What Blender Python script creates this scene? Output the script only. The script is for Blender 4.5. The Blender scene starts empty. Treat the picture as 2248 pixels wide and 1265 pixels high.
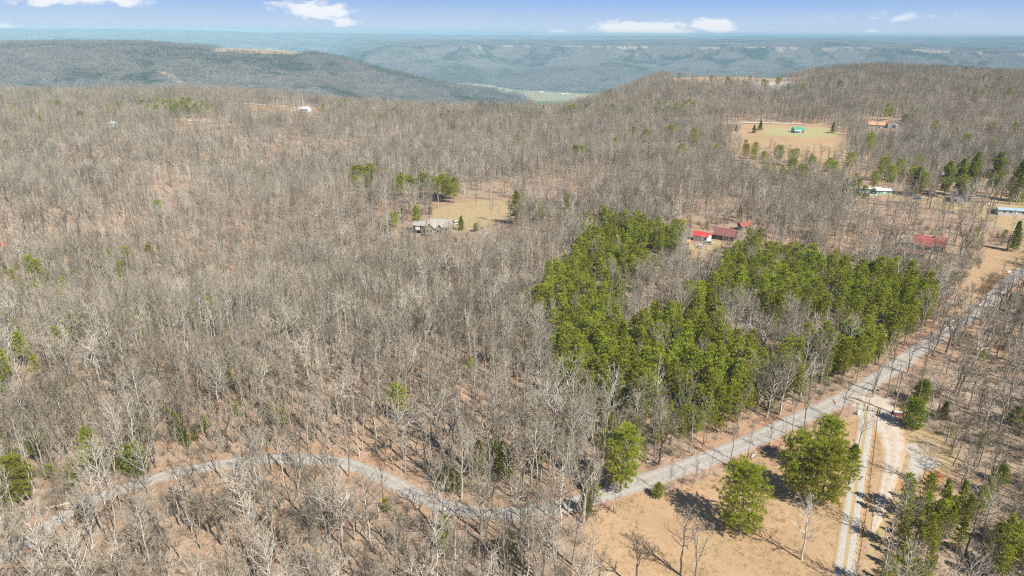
import bpy, math, random
import numpy as np
from mathutils import Vector, Matrix

# ------------------------------------------------------------------ camera
H = 95.0
F = 1500.0                       # focal length in photo pixels (2248 wide)
PITCH = math.radians(20.47)
ROLL = math.radians(0.484)
sc = bpy.context.scene
COL = sc.collection
cp, sp = math.cos(PITCH), math.sin(PITCH)
FW = np.array([0, cp, -sp]); R0 = np.array([1.0, 0, 0]); U0 = np.array([0, sp, cp])
RT = R0 * math.cos(ROLL) + U0 * math.sin(ROLL)
UP = U0 * math.cos(ROLL) - R0 * math.sin(ROLL)
cam_d = bpy.data.cameras.new('camera'); cam = bpy.data.objects.new('camera', cam_d); COL.objects.link(cam)
cam.matrix_world = Matrix(((RT[0], UP[0], -FW[0], 0), (RT[1], UP[1], -FW[1], 0), (RT[2], UP[2], -FW[2], H), (0, 0, 0, 1)))
cam_d.sensor_width = 36.0; cam_d.lens = 36.0 * F / 2248.0
cam_d.clip_start = 1.0; cam_d.clip_end = 60000.0
sc.camera = cam

# ------------------------------------------------------------------ sun, sky, exposure
SUN_EL = 48.0; SUN_AZ = math.atan2(0.66, -0.75)          # measured from +Y towards +X
SUN_DIR = Vector((math.sin(SUN_AZ) * math.cos(math.radians(SUN_EL)), math.cos(SUN_AZ) * math.cos(math.radians(SUN_EL)), math.sin(math.radians(SUN_EL))))
sd = bpy.data.lights.new('sun', 'SUN'); sd.energy = 5.0; sd.angle = math.radians(0.5); sd.color = (1.0, 0.955, 0.88)
so = bpy.data.objects.new('sun', sd); COL.objects.link(so); so.rotation_euler = SUN_DIR.to_track_quat('Z', 'Y').to_euler()
vs = sc.view_settings; vs.view_transform = 'Standard'; vs.look = 'None'; vs.exposure = 0.53; vs.gamma = 1.0
sc.cycles.max_bounces = 4; sc.cycles.diffuse_bounces = 2; sc.cycles.glossy_bounces = 1
sc.cycles.transmission_bounces = 2; sc.cycles.volume_bounces = 0; sc.cycles.transparent_max_bounces = 4
sc.cycles.use_denoising = False
sc.cycles.pixel_filter_type = 'BLACKMAN_HARRIS'; sc.cycles.filter_width = 1.15
sc.cycles.use_adaptive_sampling = False

def raydir(u, v):
    return FW + RT * ((u - 1124.0) / F) + UP * ((632.5 - v) / F)
def proj(x, y, z):
    x = np.asarray(x, float); y = np.asarray(y, float); z = np.asarray(z, float) - H
    zc = x * FW[0] + y * FW[1] + z * FW[2]; zc = np.where(zc < 1, 1, zc)
    return 1124 + F * (x * RT[0] + y * RT[1] + z * RT[2]) / zc, 632.5 - F * (x * UP[0] + y * UP[1] + z * UP[2]) / zc
def azel(u, v):
    d = raydir(u, v); return math.atan2(d[0], d[1]), d[2] / math.hypot(d[0], d[1])

class NT:
    """short helper for node trees"""
    def __init__(s, tree): s.t = tree; s.n = tree.nodes; s.l = tree.links
    def node(s, typ, **kw):
        n = s.n.new(typ)
        for k, v in kw.items(): setattr(n, k, v)
        return n
    def put(s, sock, v):
        if isinstance(v, bpy.types.NodeSocket): s.l.new(v, sock)
        elif v is not None:
            if hasattr(sock.default_value, '__len__') and isinstance(v, (tuple, list)) and len(sock.default_value) == 4 and len(v) == 3: v = (*v, 1)
            sock.default_value = v
    def math(s, op, a, b=None, c=None, clamp=False):
        n = s.node('ShaderNodeMath', operation=op, use_clamp=clamp); s.put(n.inputs[0], a)
        if b is not None: s.put(n.inputs[1], b)
        if c is not None: s.put(n.inputs[2], c)
        return n.outputs[0]
    def mix(s, f, a, b, blend='MIX'):
        n = s.node('ShaderNodeMix', data_type='RGBA', blend_type=blend, clamp_factor=True)
        s.put(n.inputs[0], f); s.put(n.inputs[6], a); s.put(n.inputs[7], b); return n.outputs[2]
    def noise(s, scale, vec=None, detail=3, rough=.55, dist=0):
        n = s.node('ShaderNodeTexNoise'); n.inputs['Scale'].default_value = scale; n.inputs['Detail'].default_value = detail
        n.inputs['Roughness'].default_value = rough; n.inputs['Distortion'].default_value = dist
        if vec is not None: s.l.new(vec, n.inputs['Vector'])
        return n.outputs['Fac']
    def ramp(s, v, a, b, smooth=True):
        n = s.node('ShaderNodeMapRange'); n.interpolation_type = 'SMOOTHSTEP' if smooth else 'LINEAR'
        s.put(n.inputs[0], v); n.inputs[1].default_value = a; n.inputs[2].default_value = b; return n.outputs[0]

world = bpy.data.worlds.new('World'); sc.world = world; world.use_nodes = True
W = NT(world.node_tree); W.n.clear()
sky = W.node('ShaderNodeTexSky', sky_type='NISHITA', sun_disc=False, sun_elevation=math.radians(SUN_EL), sun_rotation=SUN_AZ)
sky.altitude = 500; sky.air_density = 1.0; sky.dust_density = 0.6; sky.ozone_density = 2.5
tc = W.node('ShaderNodeTexCoord'); sx = W.node('ShaderNodeSeparateXYZ'); W.l.new(tc.outputs['Generated'], sx.inputs[0])
azn = W.math('ARCTAN2', sx.outputs[0], sx.outputs[1]); eln = W.math('ARCSINE', sx.outputs[2])
cv = W.node('ShaderNodeCombineXYZ'); W.put(cv.inputs[0], azn); W.put(cv.inputs[1], W.math('MULTIPLY', eln, 2.6))
cn = W.noise(26, cv.outputs[0], 7, .62, .3); cn2 = W.noise(9, cv.outputs[0], 4, .5)
tot = None
for (cu, cvv, hw, hh, st) in [(700, 22, 82, 24, 1.0), (760, 47, 36, 12, .8), (1410, 66, 135, 22, 1.05), (1572, 56, 62, 21, 1.05), (150, 0, 190, 13, .75),
                              (1240, 74, 110, 10, .7), (1840, 10, 22, 5, .35), (1915, 68, 24, 4, .35), (10, 60, 34, 10, .7), (640, 12, 60, 14, .7), (2010, 40, 260, 22, .16)]:
    a0, t0 = azel(cu, cvv); e0 = math.atan(t0)
    dx = W.math('DIVIDE', W.math('SUBTRACT', azn, a0), hw / F); dy = W.math('DIVIDE', W.math('SUBTRACT', eln, e0), hh / F)
    d = W.math('SQRT', W.math('ADD', W.math('MULTIPLY', dx, dx), W.math('MULTIPLY', dy, dy)))
    m = W.math('MULTIPLY', W.math('SUBTRACT', 1.15, d, clamp=True), st)
    tot = m if tot is None else W.math('MAXIMUM', tot, m)
sv = W.node('ShaderNodeVectorMath', operation='ADD'); W.l.new(tc.outputs['Generated'], sv.inputs[0]); sv.inputs[1].default_value = (0, 0, .16); W.l.new(sv.outputs[0], sky.inputs[0])
cl = W.ramp(W.math('ADD', W.math('MULTIPLY', tot, 1.1), W.math('MULTIPLY', W.math('SUBTRACT', cn, .5), 2.9)), .2, .85)
cl = W.math('MULTIPLY', cl, W.ramp(tot, 0.0, .25))
hz_f = W.ramp(eln, .0, .055); low = W.mix(hz_f, (5.6, 7.0, 8.9, 1), (2.9, 5.0, 9.0, 1))
skt = W.mix(1.0, sky.outputs[0], (.95, 1.05, 1.22, 1), 'MULTIPLY')
skc0 = W.mix(W.ramp(eln, .07, .35), low, skt)
haze_low = W.math('MULTIPLY', W.ramp(eln, .055, -.01), W.math('MULTIPLY', cn2, .42))
skc = W.mix(haze_low, skc0, (6.6, 7.8, 9.4, 1))
skc = W.mix(W.math('MULTIPLY', cl, .92), skc, (9.9, 10.0, 10.4, 1))
bg = W.node('ShaderNodeBackground'); W.l.new(skc, bg.inputs[0]); bg.inputs[1].default_value = 0.066
wo = W.node('ShaderNodeOutputWorld'); W.l.new(bg.outputs[0], wo.inputs[0])

# ------------------------------------------------------------------ numeric helpers
def sstep(a, b, x):
    t = np.clip((np.asarray(x, float) - a) / (b - a), 0, 1); return t * t * (3 - 2 * t)
def hash2(ix, iy, seed):
    n = (ix.astype(np.int64) * 374761393 + iy.astype(np.int64) * 668265263 + seed * 144269504) & 0xffffffff
    n = ((n ^ (n >> 13)) * 1274126177) & 0xffffffff
    return ((n ^ (n >> 16)) & 0xffffff) / float(0xffffff)
def vnoise(x, y, s, seed=0):
    x = np.asarray(x, float) / s; y = np.asarray(y, float) / s
    ix = np.floor(x); iy = np.floor(y); fx = x - ix; fy = y - iy; fx = fx * fx * (3 - 2 * fx); fy = fy * fy * (3 - 2 * fy)
    a = hash2(ix, iy, seed); b = hash2(ix + 1, iy, seed); c = hash2(ix, iy + 1, seed); d = hash2(ix + 1, iy + 1, seed)
    return (a * (1 - fx) + b * fx) * (1 - fy) + (c * (1 - fx) + d * fx) * fy
def fbm(x, y, s, seed=0, o=4):
    t = 0; amp = .5
    for k in range(o): t = t + amp * (vnoise(x, y, s, seed + k) - .5) * 2; s *= .5; amp *= .5
    return t

# ------------------------------------------------------------------ terrain
def crest(rows, Rs, drop):
    ph, z = [], []
    for (u, v), R in zip(rows, Rs):
        a, t = azel(u, v); ph.append(a); z.append(H + R * t - drop)
    return np.array(ph), np.array(z)
c1 = [(-300, 196), (0, 197), (200, 193), (400, 193), (550, 200), (700, 212), (850, 222), (950, 231), (1060, 233), (1120, 233), (1230, 231), (1300, 216), (1350, 199), (1400, 179), (1440, 160), (1500, 156), (1700, 157), (1780, 152), (1850, 143), (1950, 139), (2100, 145), (2248, 152), (2500, 155)]
R1s = [1150] * 4 + [1100, 1050, 980, 920, 900, 900, 920, 980, 1060, 1150, 1250, 1300, 1350, 1400, 1450, 1500, 1500, 1500, 1500]
P1, Z1 = crest(c1, R1s, 14)
c2 = [(-400, 104), (0, 94), (70, 93), (150, 91), (230, 90), (300, 89), (400, 97), (470, 104), (560, 107), (690, 117), (760, 132), (850, 158), (950, 184), (1040, 202), (1100, 214), (1180, 228)]
P2, Z2 = crest(c2, [3300] * len(c2), 11)
c3 = [(-400, 96), (0, 95), (400, 92), (620, 98), (760, 104), (860, 100), (1000, 97), (1150, 98), (1500, 99), (1900, 102), (2100, 108), (2248, 114), (2500, 118)]
def re_of(ph): return 7200 + 4000 * (1 - sstep(azel(735, 100)[0], azel(800, 100)[0], ph))
P3, Z3 = crest(c3, [float(re_of(azel(*q)[0])) for q in c3], 10)
c3b = [(-400, 82), (0, 80), (400, 82), (620, 90), (760, 92), (900, 86), (1150, 86), (1400, 86), (1640, 84), (1820, 84), (1960, 91), (2100, 99), (2248, 106), (2500, 108)]
P3b, Z3b = crest(c3b, [10000 if u > 790 else 12600 for u, v in c3b], 10)
c4 = [(-400, 62), (0, 63), (200, 63), (400, 66), (500, 69), (590, 73), (640, 72), (800, 74), (1060, 78), (1124, 77), (1180, 79), (1300, 79), (1480, 79), (1520, 82), (1640, 80), (1900, 83), (2150, 84), (2210, 82), (2248, 82), (2600, 84)]
P4, Z4 = crest(c4, [17000] * len(c4), 0)
PV = azel(1180, 225)[0]
def zfun(x, y):
    x = np.asarray(x, float); y = np.asarray(y, float)
    r = np.hypot(x, y); ph = np.arctan2(x, y)
    near = fbm(x, y, 150, 3, 3) * 2.2
    axis = -150 - .28 * (y - 300)
    rav = np.exp(-((x - axis) / 95.0) ** 2) * sstep(190, 330, y) * (1 - sstep(560, 900, r))
    near = near + 10 * fbm(x, y, 170, 301, 3) * sstep(250, 420, r) * (1 - sstep(-.12, .12, ph)) * (1 - sstep(800, 1000, r))
    near = near - 30 * rav + 5 * fbm(x, y, 90, 8, 2) * sstep(250, 500, r) - 6 * sstep(300, 700, r) * (1 - sstep(.1, .35, ph))
    r1 = np.interp(ph, P1, R1s); z1 = np.interp(ph, P1, Z1) + 5 * fbm(x, y, 120, 21, 2)
    z = near * (1 - sstep(r1 * .55, r1, r)) + z1 * sstep(r1 * .5, r1, r)
    zv = -335 + 8 * fbm(x, y, 700, 5, 2)
    knoll = np.exp(-(((ph - azel(1240, 190)[0]) / .075) ** 2)) * np.exp(-((r - 6000) / 450.0) ** 2) * 85
    zv = zv + knoll
    z = z + (zv - z) * sstep(r1 + 20, r1 + 1000, r)
    z2 = np.interp(ph, P2, Z2); rr2 = 3300 + 250 * fbm(ph * 3000, r * 0, 500, 31, 2)
    b2 = sstep(1500, rr2, r) * (1 - sstep(rr2 + 350, rr2 + 1500, r)) * (1 - sstep(PV - .03, PV + .005, ph))
    z = np.where(r > 1500, z + (z2 - z) * np.where(r > 1500, b2, 0), z)
    z = z + 40 * fbm(x, y, 520, 41, 4) * b2 * sstep(1600, 2200, r) * (1 - sstep(2800, 3250, r) * .7)
    re = re_of(ph) + 500 * fbm(ph * 5000, r * 0, 700, 51, 3); q = np.clip((r - (re - 2100)) / 2100, 0, 1)
    s3 = q ** 1.7 * .78 + .22 * sstep(.93, 1.0, q)
    z3 = np.interp(ph, P3, Z3); z3b = np.interp(ph, P3b, Z3b)
    pl = z3 + (z3b - z3) * sstep(re, re + 2800, r)
    z = np.where(r > 5000, z + (pl - z) * s3, z)
    z = z + 85 * fbm(x, y, 1100, 61, 5) * s3 * (1 - sstep(re - 250, re, r))
    z4 = np.interp(ph, P4, Z4)
    z = np.where(r > 10000, z + (z4 - 60 - z) * sstep(re_of(ph) + 3100, re_of(ph) + 5000, r), z)
    z = z + 60 * sstep(14500, 17000, r) * (r > 10000)
    return z
def gp(u, v, tmax=20000):
    """ground point seen at a photo pixel"""
    d = raydir(u, v); t = 60.0 * 1.004 ** np.arange(1480)
    X = d[0] * t; Y = d[1] * t; Z = H + d[2] * t; g = zfun(X, Y)
    k = np.argmax(Z < g)
    if k == 0: k = len(t) - 1
    a, b = t[k - 1], t[k]
    for _ in range(14):
        m = (a + b) / 2
        if H + d[2] * m < float(zfun(d[0] * m, d[1] * m)): b = m
        else: a = m
    return np.array([d[0] * b, d[1] * b, float(zfun(d[0] * b, d[1] * b))])
def gps(pts): return np.array([gp(*p) for p in pts])
def inpoly(px, py, poly):
    px = np.asarray(px, float); py = np.asarray(py, float); ins = np.zeros(px.shape, bool); n = len(poly)
    for i in range(n):
        x1, y1 = poly[i][:2]; x2, y2 = poly[(i + 1) % n][:2]
        c = ((y1 > py) != (y2 > py)); ins ^= c & (px < (x2 - x1) * (py - y1) / ((y2 - y1) if y2 != y1 else 1e-9) + x1)
    return ins
def sdist(px, py, poly, closed=True):
    px = np.asarray(px, float); py = np.asarray(py, float); d = np.full(px.shape, 1e9); n = len(poly)
    for i in range(n if closed else n - 1):
        x1, y1 = poly[i][:2]; x2, y2 = poly[(i + 1) % n][:2]; vx, vy = x2 - x1, y2 - y1; L = vx * vx + vy * vy + 1e-9
        t = np.clip(((px - x1) * vx + (py - y1) * vy) / L, 0, 1)
        d = np.minimum(d, np.hypot(px - x1 - t * vx, py - y1 - t * vy))
    return np.where(inpoly(px, py, poly), d, -d) if closed else d

# ------------------------------------------------------------------ mesh helpers
class M:
    def __init__(s): s.v = []; s.f = []; s.m = []
    def add(s, vs, fs, mi=0):
        b = len(s.v); s.v += [tuple(map(float, p)) for p in vs]; s.f += [tuple(b + i for i in f) for f in fs]; s.m += [mi] * len(fs)
    def box(s, c, d, rz=0, mi=0):
        cx, cy, cz = c; a, b, h = d[0] / 2, d[1] / 2, d[2] / 2; co, si = math.cos(rz), math.sin(rz)
        vs = [(cx + x * co - y * si, cy + x * si + y * co, cz + z) for x, y, z in ((-a, -b, -h), (a, -b, -h), (a, b, -h), (-a, b, -h), (-a, -b, h), (a, -b, h), (a, b, h), (-a, b, h))]
        s.add(vs, [(0, 3, 2, 1), (4, 5, 6, 7), (0, 1, 5, 4), (1, 2, 6, 5), (2, 3, 7, 6), (3, 0, 4, 7)], mi)
    def tube(s, pts, rad, n=3, mi=0, cap=False):
        vs, fs = [], []; k = len(pts); pts = [np.asarray(p, float) for p in pts]
        for i in range(k):
            d = pts[min(i + 1, k - 1)] - pts[max(i - 1, 0)]; d = d / (np.linalg.norm(d) + 1e-9)
            a = np.cross(d, (0.31, 0.2, 1) if abs(d[2]) < .9 else (1, 0.1, 0)); a /= np.linalg.norm(a) + 1e-9; b = np.cross(d, a)
            if i == k - 1 and rad[i] <= 0: vs.append(pts[i]); break
            for j in range(n):
                t = 2 * math.pi * j / n; vs.append(pts[i] + rad[i] * (math.cos(t) * a + math.sin(t) * b))
        tip = rad[-1] <= 0
        for i in range(k - 1):
            for j in range(n):
                j2 = (j + 1) % n
                if tip and i == k - 2: fs.append((i * n + j, i * n + j2, (k - 1) * n))
                else: fs.append((i * n + j, i * n + j2, (i + 1) * n + j2, (i + 1) * n + j))
        if cap and not tip: fs.append(tuple((k - 1) * n + j for j in range(n)))
        if cap: fs.append(tuple(reversed(range(n))))
        s.add(vs, fs, mi)
    def join(s, o, mat=None, mi=None):
        b = len(s.v)
        s.v += [tuple(mat @ Vector(p)) for p in o.v] if mat is not None else o.v
        s.f += [tuple(b + i for i in f) for f in o.f]; s.m += o.m if mi is None else [mi] * len(o.f)
    def mesh(s, name, mats, smooth=False):
        me = bpy.data.meshes.new(name); me.from_pydata(s.v, [], s.f)
        for m in (mats if isinstance(mats, (list, tuple)) else [mats]): me.materials.append(m)
        if any(s.m): me.polygons.foreach_set('material_index', s.m)
        if smooth: me.polygons.foreach_set('use_smooth', [True] * len(s.f))
        me.update(); return me
def tag(o, label=None, cat=None, group=None, kind=None):
    for k, v in (('label', label), ('category', cat), ('group', group), ('kind', kind)):
        if v: o[k] = v
    return o
def link(name, me, parent=None, loc=None, rz=0):
    o = bpy.data.objects.new(name, me); COL.objects.link(o)
    if parent is not None: o.parent = parent
    if loc is not None: o.location = loc
    if rz: o.rotation_euler = (0, 0, rz)
    return o
def build(m, name, mats, parent=None, smooth=False, loc=None, rz=0): return link(name, m.mesh(name, mats, smooth), parent, loc, rz)
def empty(name, loc, rz=0):
    o = bpy.data.objects.new(name, None); COL.objects.link(o); o.location = loc; o.rotation_euler = (0, 0, rz); o.empty_display_size = .5; return o

# ------------------------------------------------------------------ materials
def material(name): m = bpy.data.materials.new(name); m.use_nodes = True; N = NT(m.node_tree); N.n.clear(); return m, N
def finish(N, col, rough=.9, bump=None, bs=.3, bd=.1, trans=None, spec=.2, metal=0):
    out = N.node('ShaderNodeOutputMaterial')
    b = N.node('ShaderNodeBsdfPrincipled'); N.put(b.inputs['Base Color'], col); N.put(b.inputs['Roughness'], rough)
    b.inputs['Specular IOR Level'].default_value = spec; b.inputs['Metallic'].default_value = metal
    if bump is not None:
        bn = N.node('ShaderNodeBump'); N.put(bn.inputs['Height'], bump); bn.inputs['Strength'].default_value = bs; bn.inputs['Distance'].default_value = bd
        N.l.new(bn.outputs[0], b.inputs['Normal'])
    sh = b.outputs[0]
    if trans:
        t = N.node('ShaderNodeBsdfTranslucent'); N.put(t.inputs[0], col); mx = N.node('ShaderNodeMixShader'); mx.inputs[0].default_value = trans
        N.l.new(b.outputs[0], mx.inputs[1]); N.l.new(t.outputs[0], mx.inputs[2]); sh = mx.outputs[0]
    N.l.new(sh, out.inputs[0])
def wpos(N): return N.node('ShaderNodeNewGeometry').outputs['Position']
def rnd(N): return N.node('ShaderNodeObjectInfo').outputs['Random']
def simple(name, c, rough=.7, var=.12, scale=2.0, metal=0, spec=.3):
    m, N = material(name); g = N.node('ShaderNodeTexCoord').outputs['Object']; n = N.noise(scale, g, 5)
    finish(N, N.mix(n, tuple(x * (1 - var * 1.6) for x in c), tuple(min(1, x * (1 + var * 1.6)) for x in c)), rough, n, .15, .02, None, spec, metal); return m
def barkmat(name, c1, c2):
    m, N = material(name); g = N.node('ShaderNodeTexCoord').outputs['Object']; n = N.ramp(N.noise(1.1, g, 4, .7), .3, .7)
    c = N.mix(n, c1, c2); c = N.mix(rnd(N), c, tuple(x * .68 for x in c2)); finish(N, c, .95, None); return m
MT = {}
MT['bark_pale'] = barkmat('pale_bark', (.74, .69, .60), (.48, .43, .35))
MT['bark_grey'] = barkmat('grey_bark', (.53, .47, .375), (.32, .275, .205))
MT['bark_dark'] = barkmat('brown_bark', (.33, .28, .21), (.16, .13, .095))
MT['twig_pale'] = barkmat('pale_twigs', (.62, .54, .41), (.44, .37, .26))
MT['twig_grey'] = barkmat('grey_twigs', (.50, .43, .32), (.35, .295, .21))
MT['twig_dark'] = barkmat('brown_twigs', (.40, .335, .235), (.25, .205, .14))
def leafmat(name, a, b, c, tr=.4):
    m, N = material(name); p = wpos(N); n = N.noise(.55, p, 3, .6); n2 = N.noise(3.0, p, 2)
    col = N.mix(N.ramp(n, .3, .7), a, b); col = N.mix(N.math('MULTIPLY', N.ramp(n2, .55, .8), .6), col, c)
    col = N.mix(N.ramp(rnd(N), .2, 1.0), col, N.mix(.55, col, tuple(x * f for x, f in zip(a, (.75, .5, .8))))); finish(N, col, .75, None, trans=tr, spec=.15); return m
MT['pine'] = leafmat('pine_needles', (.31, .37, .035), (.48, .51, .05), (.60, .58, .12))
MT['pine_far'] = leafmat('distant_pine_needles', (.06, .095, .022), (.10, .13, .03), (.13, .14, .05))
MT['cedar'] = leafmat('cedar_leaves', (.20, .22, .03), (.34, .33, .05), (.46, .41, .10))
MT['spruce'] = leafmat('spruce_needles', (.14, .19, .015), (.22, .26, .02), (.30, .30, .05))
MT['white_pine'] = leafmat('white_pine_needles', (.26, .31, .035), (.40, .42, .055), (.50, .50, .11))
MT['shrub'] = leafmat('evergreen_shrub_leaves', (.23, .30, .03), (.36, .40, .05), (.48, .48, .10))

def litter_group():
    t = bpy.data.node_groups.new('leaf litter', 'ShaderNodeTree')
    t.interface.new_socket('Color', in_out='OUTPUT', socket_type='NodeSocketColor'); t.interface.new_socket('Height', in_out='OUTPUT', socket_type='NodeSocketFloat')
    N = NT(t); p = wpos(N)
    a = N.noise(.022, p, 4, .6, .4); b = N.noise(.16, p, 5, .65, .6); c = N.noise(1.3, p, 4, .75); d = N.noise(5.5, p, 2, .8)
    col = N.mix(N.ramp(b, .3, .7), (.24, .165, .11), (.41, .31, .22))
    col = N.mix(N.ramp(a, .42, .66), col, (.40, .25, .15))
    col = N.mix(N.math('MULTIPLY', N.ramp(c, .5, .74), .75), col, (.56, .41, .28))
    col = N.mix(N.math('MULTIPLY', N.ramp(c, .46, .3), .7), col, (.13, .075, .045))
    col = N.mix(N.math('MULTIPLY', N.ramp(d, .56, .7), .35), col, (.60, .50, .38))
    o = N.node('NodeGroupOutput'); N.l.new(col, o.inputs[0]); N.l.new(N.math('ADD', c, d), o.inputs[1]); return t
LG = litter_group()
def ground_mat():
    m, N = material('leaf_litter_ground'); vg = N.node('ShaderNodeAttribute', attribute_name='verge').outputs['Fac']; p = wpos(N); g = N.node('ShaderNodeGroup'); g.node_tree = LG
    at = N.node('ShaderNodeAttribute', attribute_name='cover'); s = N.node('ShaderNodeSeparateColor'); N.l.new(at.outputs['Color'], s.inputs[0])
    at2 = N.node('ShaderNodeAttribute', attribute_name='cover2'); s2 = N.node('ShaderNodeSeparateColor'); N.l.new(at2.outputs['Color'], s2.inputs[0])
    n = N.noise(.35, p, 6, .7); n2 = N.noise(.07, p, 4, .6, .5); n3 = N.noise(2.2, p, 4, .75); n4 = N.noise(7, p, 2, .8)
    def msk(v): return N.ramp(N.math('ADD', v, N.math('MULTIPLY', N.math('ADD', N.math('SUBTRACT', n, .5), N.math('SUBTRACT', n2, .5)), .8)), .38, .62)
    dry = N.mix(N.ramp(n2, .35, .65), (.48, .33, .19), (.41, .285, .16)); dry = N.mix(N.ramp(n3, .3, .62), N.mix(.75, dry, (.36, .22, .11)), dry)
    dry = N.mix(N.math('MULTIPLY', N.ramp(n4, .55, .7), .4), dry, (.72, .53, .34)); dry = N.mix(N.math('MULTIPLY', N.ramp(N.noise(.11, p, 6, .7, 1.2), .5, .68), .55), dry, (.36, .24, .13)); dry = N.mix(N.math('MULTIPLY', N.ramp(n, .56, .68), .45), dry, (.42, .31, .18))
    straw = N.mix(N.ramp(n, .35, .65), (.44, .325, .18), (.36, .27, .135)); straw = N.mix(N.math('MULTIPLY', N.ramp(n3, .45, .7), .6), straw, (.54, .42, .25)); straw = N.mix(N.ramp(n3, .45, .3), straw, (.24, .15, .08))
    green = N.mix(n, (.44, .38, .20), (.34, .31, .14))
    clay = N.mix(n3, (.55, .20, .07), (.42, .17, .07)); soil = N.mix(n3, (.24, .14, .065), (.17, .10, .045))
    grav = N.mix(n3, (.52, .48, .41), (.40, .36, .30))
    c = N.mix(N.math('MULTIPLY', msk(vg), .4), g.outputs[0], N.mix(N.ramp(n3, .35, .65), (.33, .18, .105), (.50, .30, .19))); c = N.mix(msk(s.outputs[0]), c, dry); c = N.mix(msk(s.outputs[1]), c, straw); c = N.mix(msk(s.outputs[2]), c, green)
    c = N.mix(msk(s2.outputs[0]), c, clay); c = N.mix(msk(s2.outputs[1]), c, soil); c = N.mix(msk(s2.outputs[2]), c, grav)
    finish(N, c, .97, g.outputs[1], .45, .12, spec=.05); return m
MT['ground'] = ground_mat()
def hills_mat():
    m, N = material('wooded_hills'); p = wpos(N)
    at = N.node('ShaderNodeAttribute', attribute_name='cover'); s = N.node('ShaderNodeSeparateColor'); N.l.new(at.outputs['Color'], s.inputs[0])
    at2 = N.node('ShaderNodeAttribute', attribute_name='cover2'); s2 = N.node('ShaderNodeSeparateColor'); N.l.new(at2.outputs['Color'], s2.inputs[0])
    a = N.noise(.0022, p, 7, .68, .5); b = N.noise(.018, p, 6, .75); c = N.noise(.09, p, 3, .8)
    col = N.mix(N.ramp(b, .3, .7), (.13, .115, .10), (.25, .225, .195)); col = N.mix(N.math('MULTIPLY', N.ramp(c, .45, .7), .55), col, (.33, .295, .25))
    col = N.mix(N.math('MULTIPLY', N.ramp(N.math('ADD', a, N.math('MULTIPLY', b, .35)), .66, .76), .9), col, (.03, .05, .022))
    n = N.noise(.012, p, 5, .7)
    def msk(v): return N.ramp(N.math('ADD', v, N.math('MULTIPLY', N.math('SUBTRACT', n, .5), .9)), .38, .62)
    col = N.mix(msk(s.outputs[0]), col, N.mix(c, (.62, .44, .26), (.50, .36, .22))); col = N.mix(msk(s.outputs[1]), col, (.45, .40, .22)); col = N.mix(msk(s.outputs[2]), col, (.15, .33, .07))
    col = N.mix(msk(s2.outputs[0]), col, N.mix(N.ramp(c, .35, .6), (.62, .50, .38), (.30, .24, .18)))
    finish(N, col, .97, N.math('ADD', N.math('MULTIPLY', b, 30), N.math('MULTIPLY', c, 9)), 1.0, 1.0, spec=.02); return m
MT['hills'] = hills_mat()

# ------------------------------------------------------------------ layout, in photo pixels turned into ground points
ROADPX = [(-160, 1330), (-60, 1275), (30, 1210), (130, 1130), (200, 1098), (300, 1060), (400, 1034), (480, 1018), (560, 1010), (640, 1003), (720, 1006), (790, 1022), (850, 1050), (900, 1083), (950, 1107), (1010, 1127), (1080, 1136), (1150, 1132), (1230, 1116), (1300, 1094), (1390, 1065), (1470, 1040), (1560, 1005), (1650, 970), (1740, 926), (1830, 886), (1890, 856), (1960, 808), (2020, 766), (2075, 730), (2130, 696), (2180, 655), (2230, 606), (2300, 556), (2400, 500)]
def smooth_line(pts, step=1.5):
    P = gps(pts)[:, :2]; out = []
    Q = np.vstack([2 * P[0] - P[1], P, 2 * P[-1] - P[-2]])
    for i in range(1, len(Q) - 2):
        a, b, c, d = Q[i - 1], Q[i], Q[i + 1], Q[i + 2]; n = max(2, int(np.linalg.norm(c - b) / step))
        for k in range(n):
            t = k / n; out.append(.5 * ((2 * b) + (-a + c) * t + (2 * a - 5 * b + 4 * c - d) * t * t + (-a + 3 * b - 3 * c + d) * t ** 3))
    out = np.array(out); k = 7; pad = np.vstack([np.repeat(out[:1], k, 0), out, np.repeat(out[-1:], k, 0)])
    return np.array([pad[i:i + 2 * k + 1].mean(0) for i in range(len(out))])
road = smooth_line(ROADPX)
drive = smooth_line([(1840, 1330), (1852, 1265), (1863, 1180), (1876, 1085), (1889, 1000), (1901, 940), (1904, 915), (1900, 888), (1888, 868)])
lane = smooth_line([(1910, 862), (1924, 890), (1943, 922), (1963, 960), (1966, 990), (1955, 1030), (1947, 1070), (1936, 1110), (1922, 1150), (1905, 1200)])
spur = smooth_line([(2050, 656), (2085, 662), (2125, 670), (2160, 674)])
turn = smooth_line([(2060, 702), (2085, 705), (2120, 702)])
farroad = smooth_line([(1535, 273), (1600, 271), (1680, 270), (1745, 271), (1800, 273)], 6)
lineA = smooth_line([(495, 227), (545, 232), (600, 235), (660, 238), (705, 239)], 8)
lineB = smooth_line([(372, 266), (420, 266), (470, 264), (500, 262)], 8)
lots = smooth_line([(1985, 424), (2060, 434), (2130, 440), (2250, 448), (2320, 452)], 3)
yardtrack = smooth_line([(2104, 656), (2135, 628), (2168, 602), (2200, 578), (2235, 554), (2270, 530)], 2)
trackA = smooth_line([(335, 350), (310, 366), (298, 385), (275, 412)], 3)
trackB = smooth_line([(212, 380), (228, 398), (250, 412)], 3)
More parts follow.
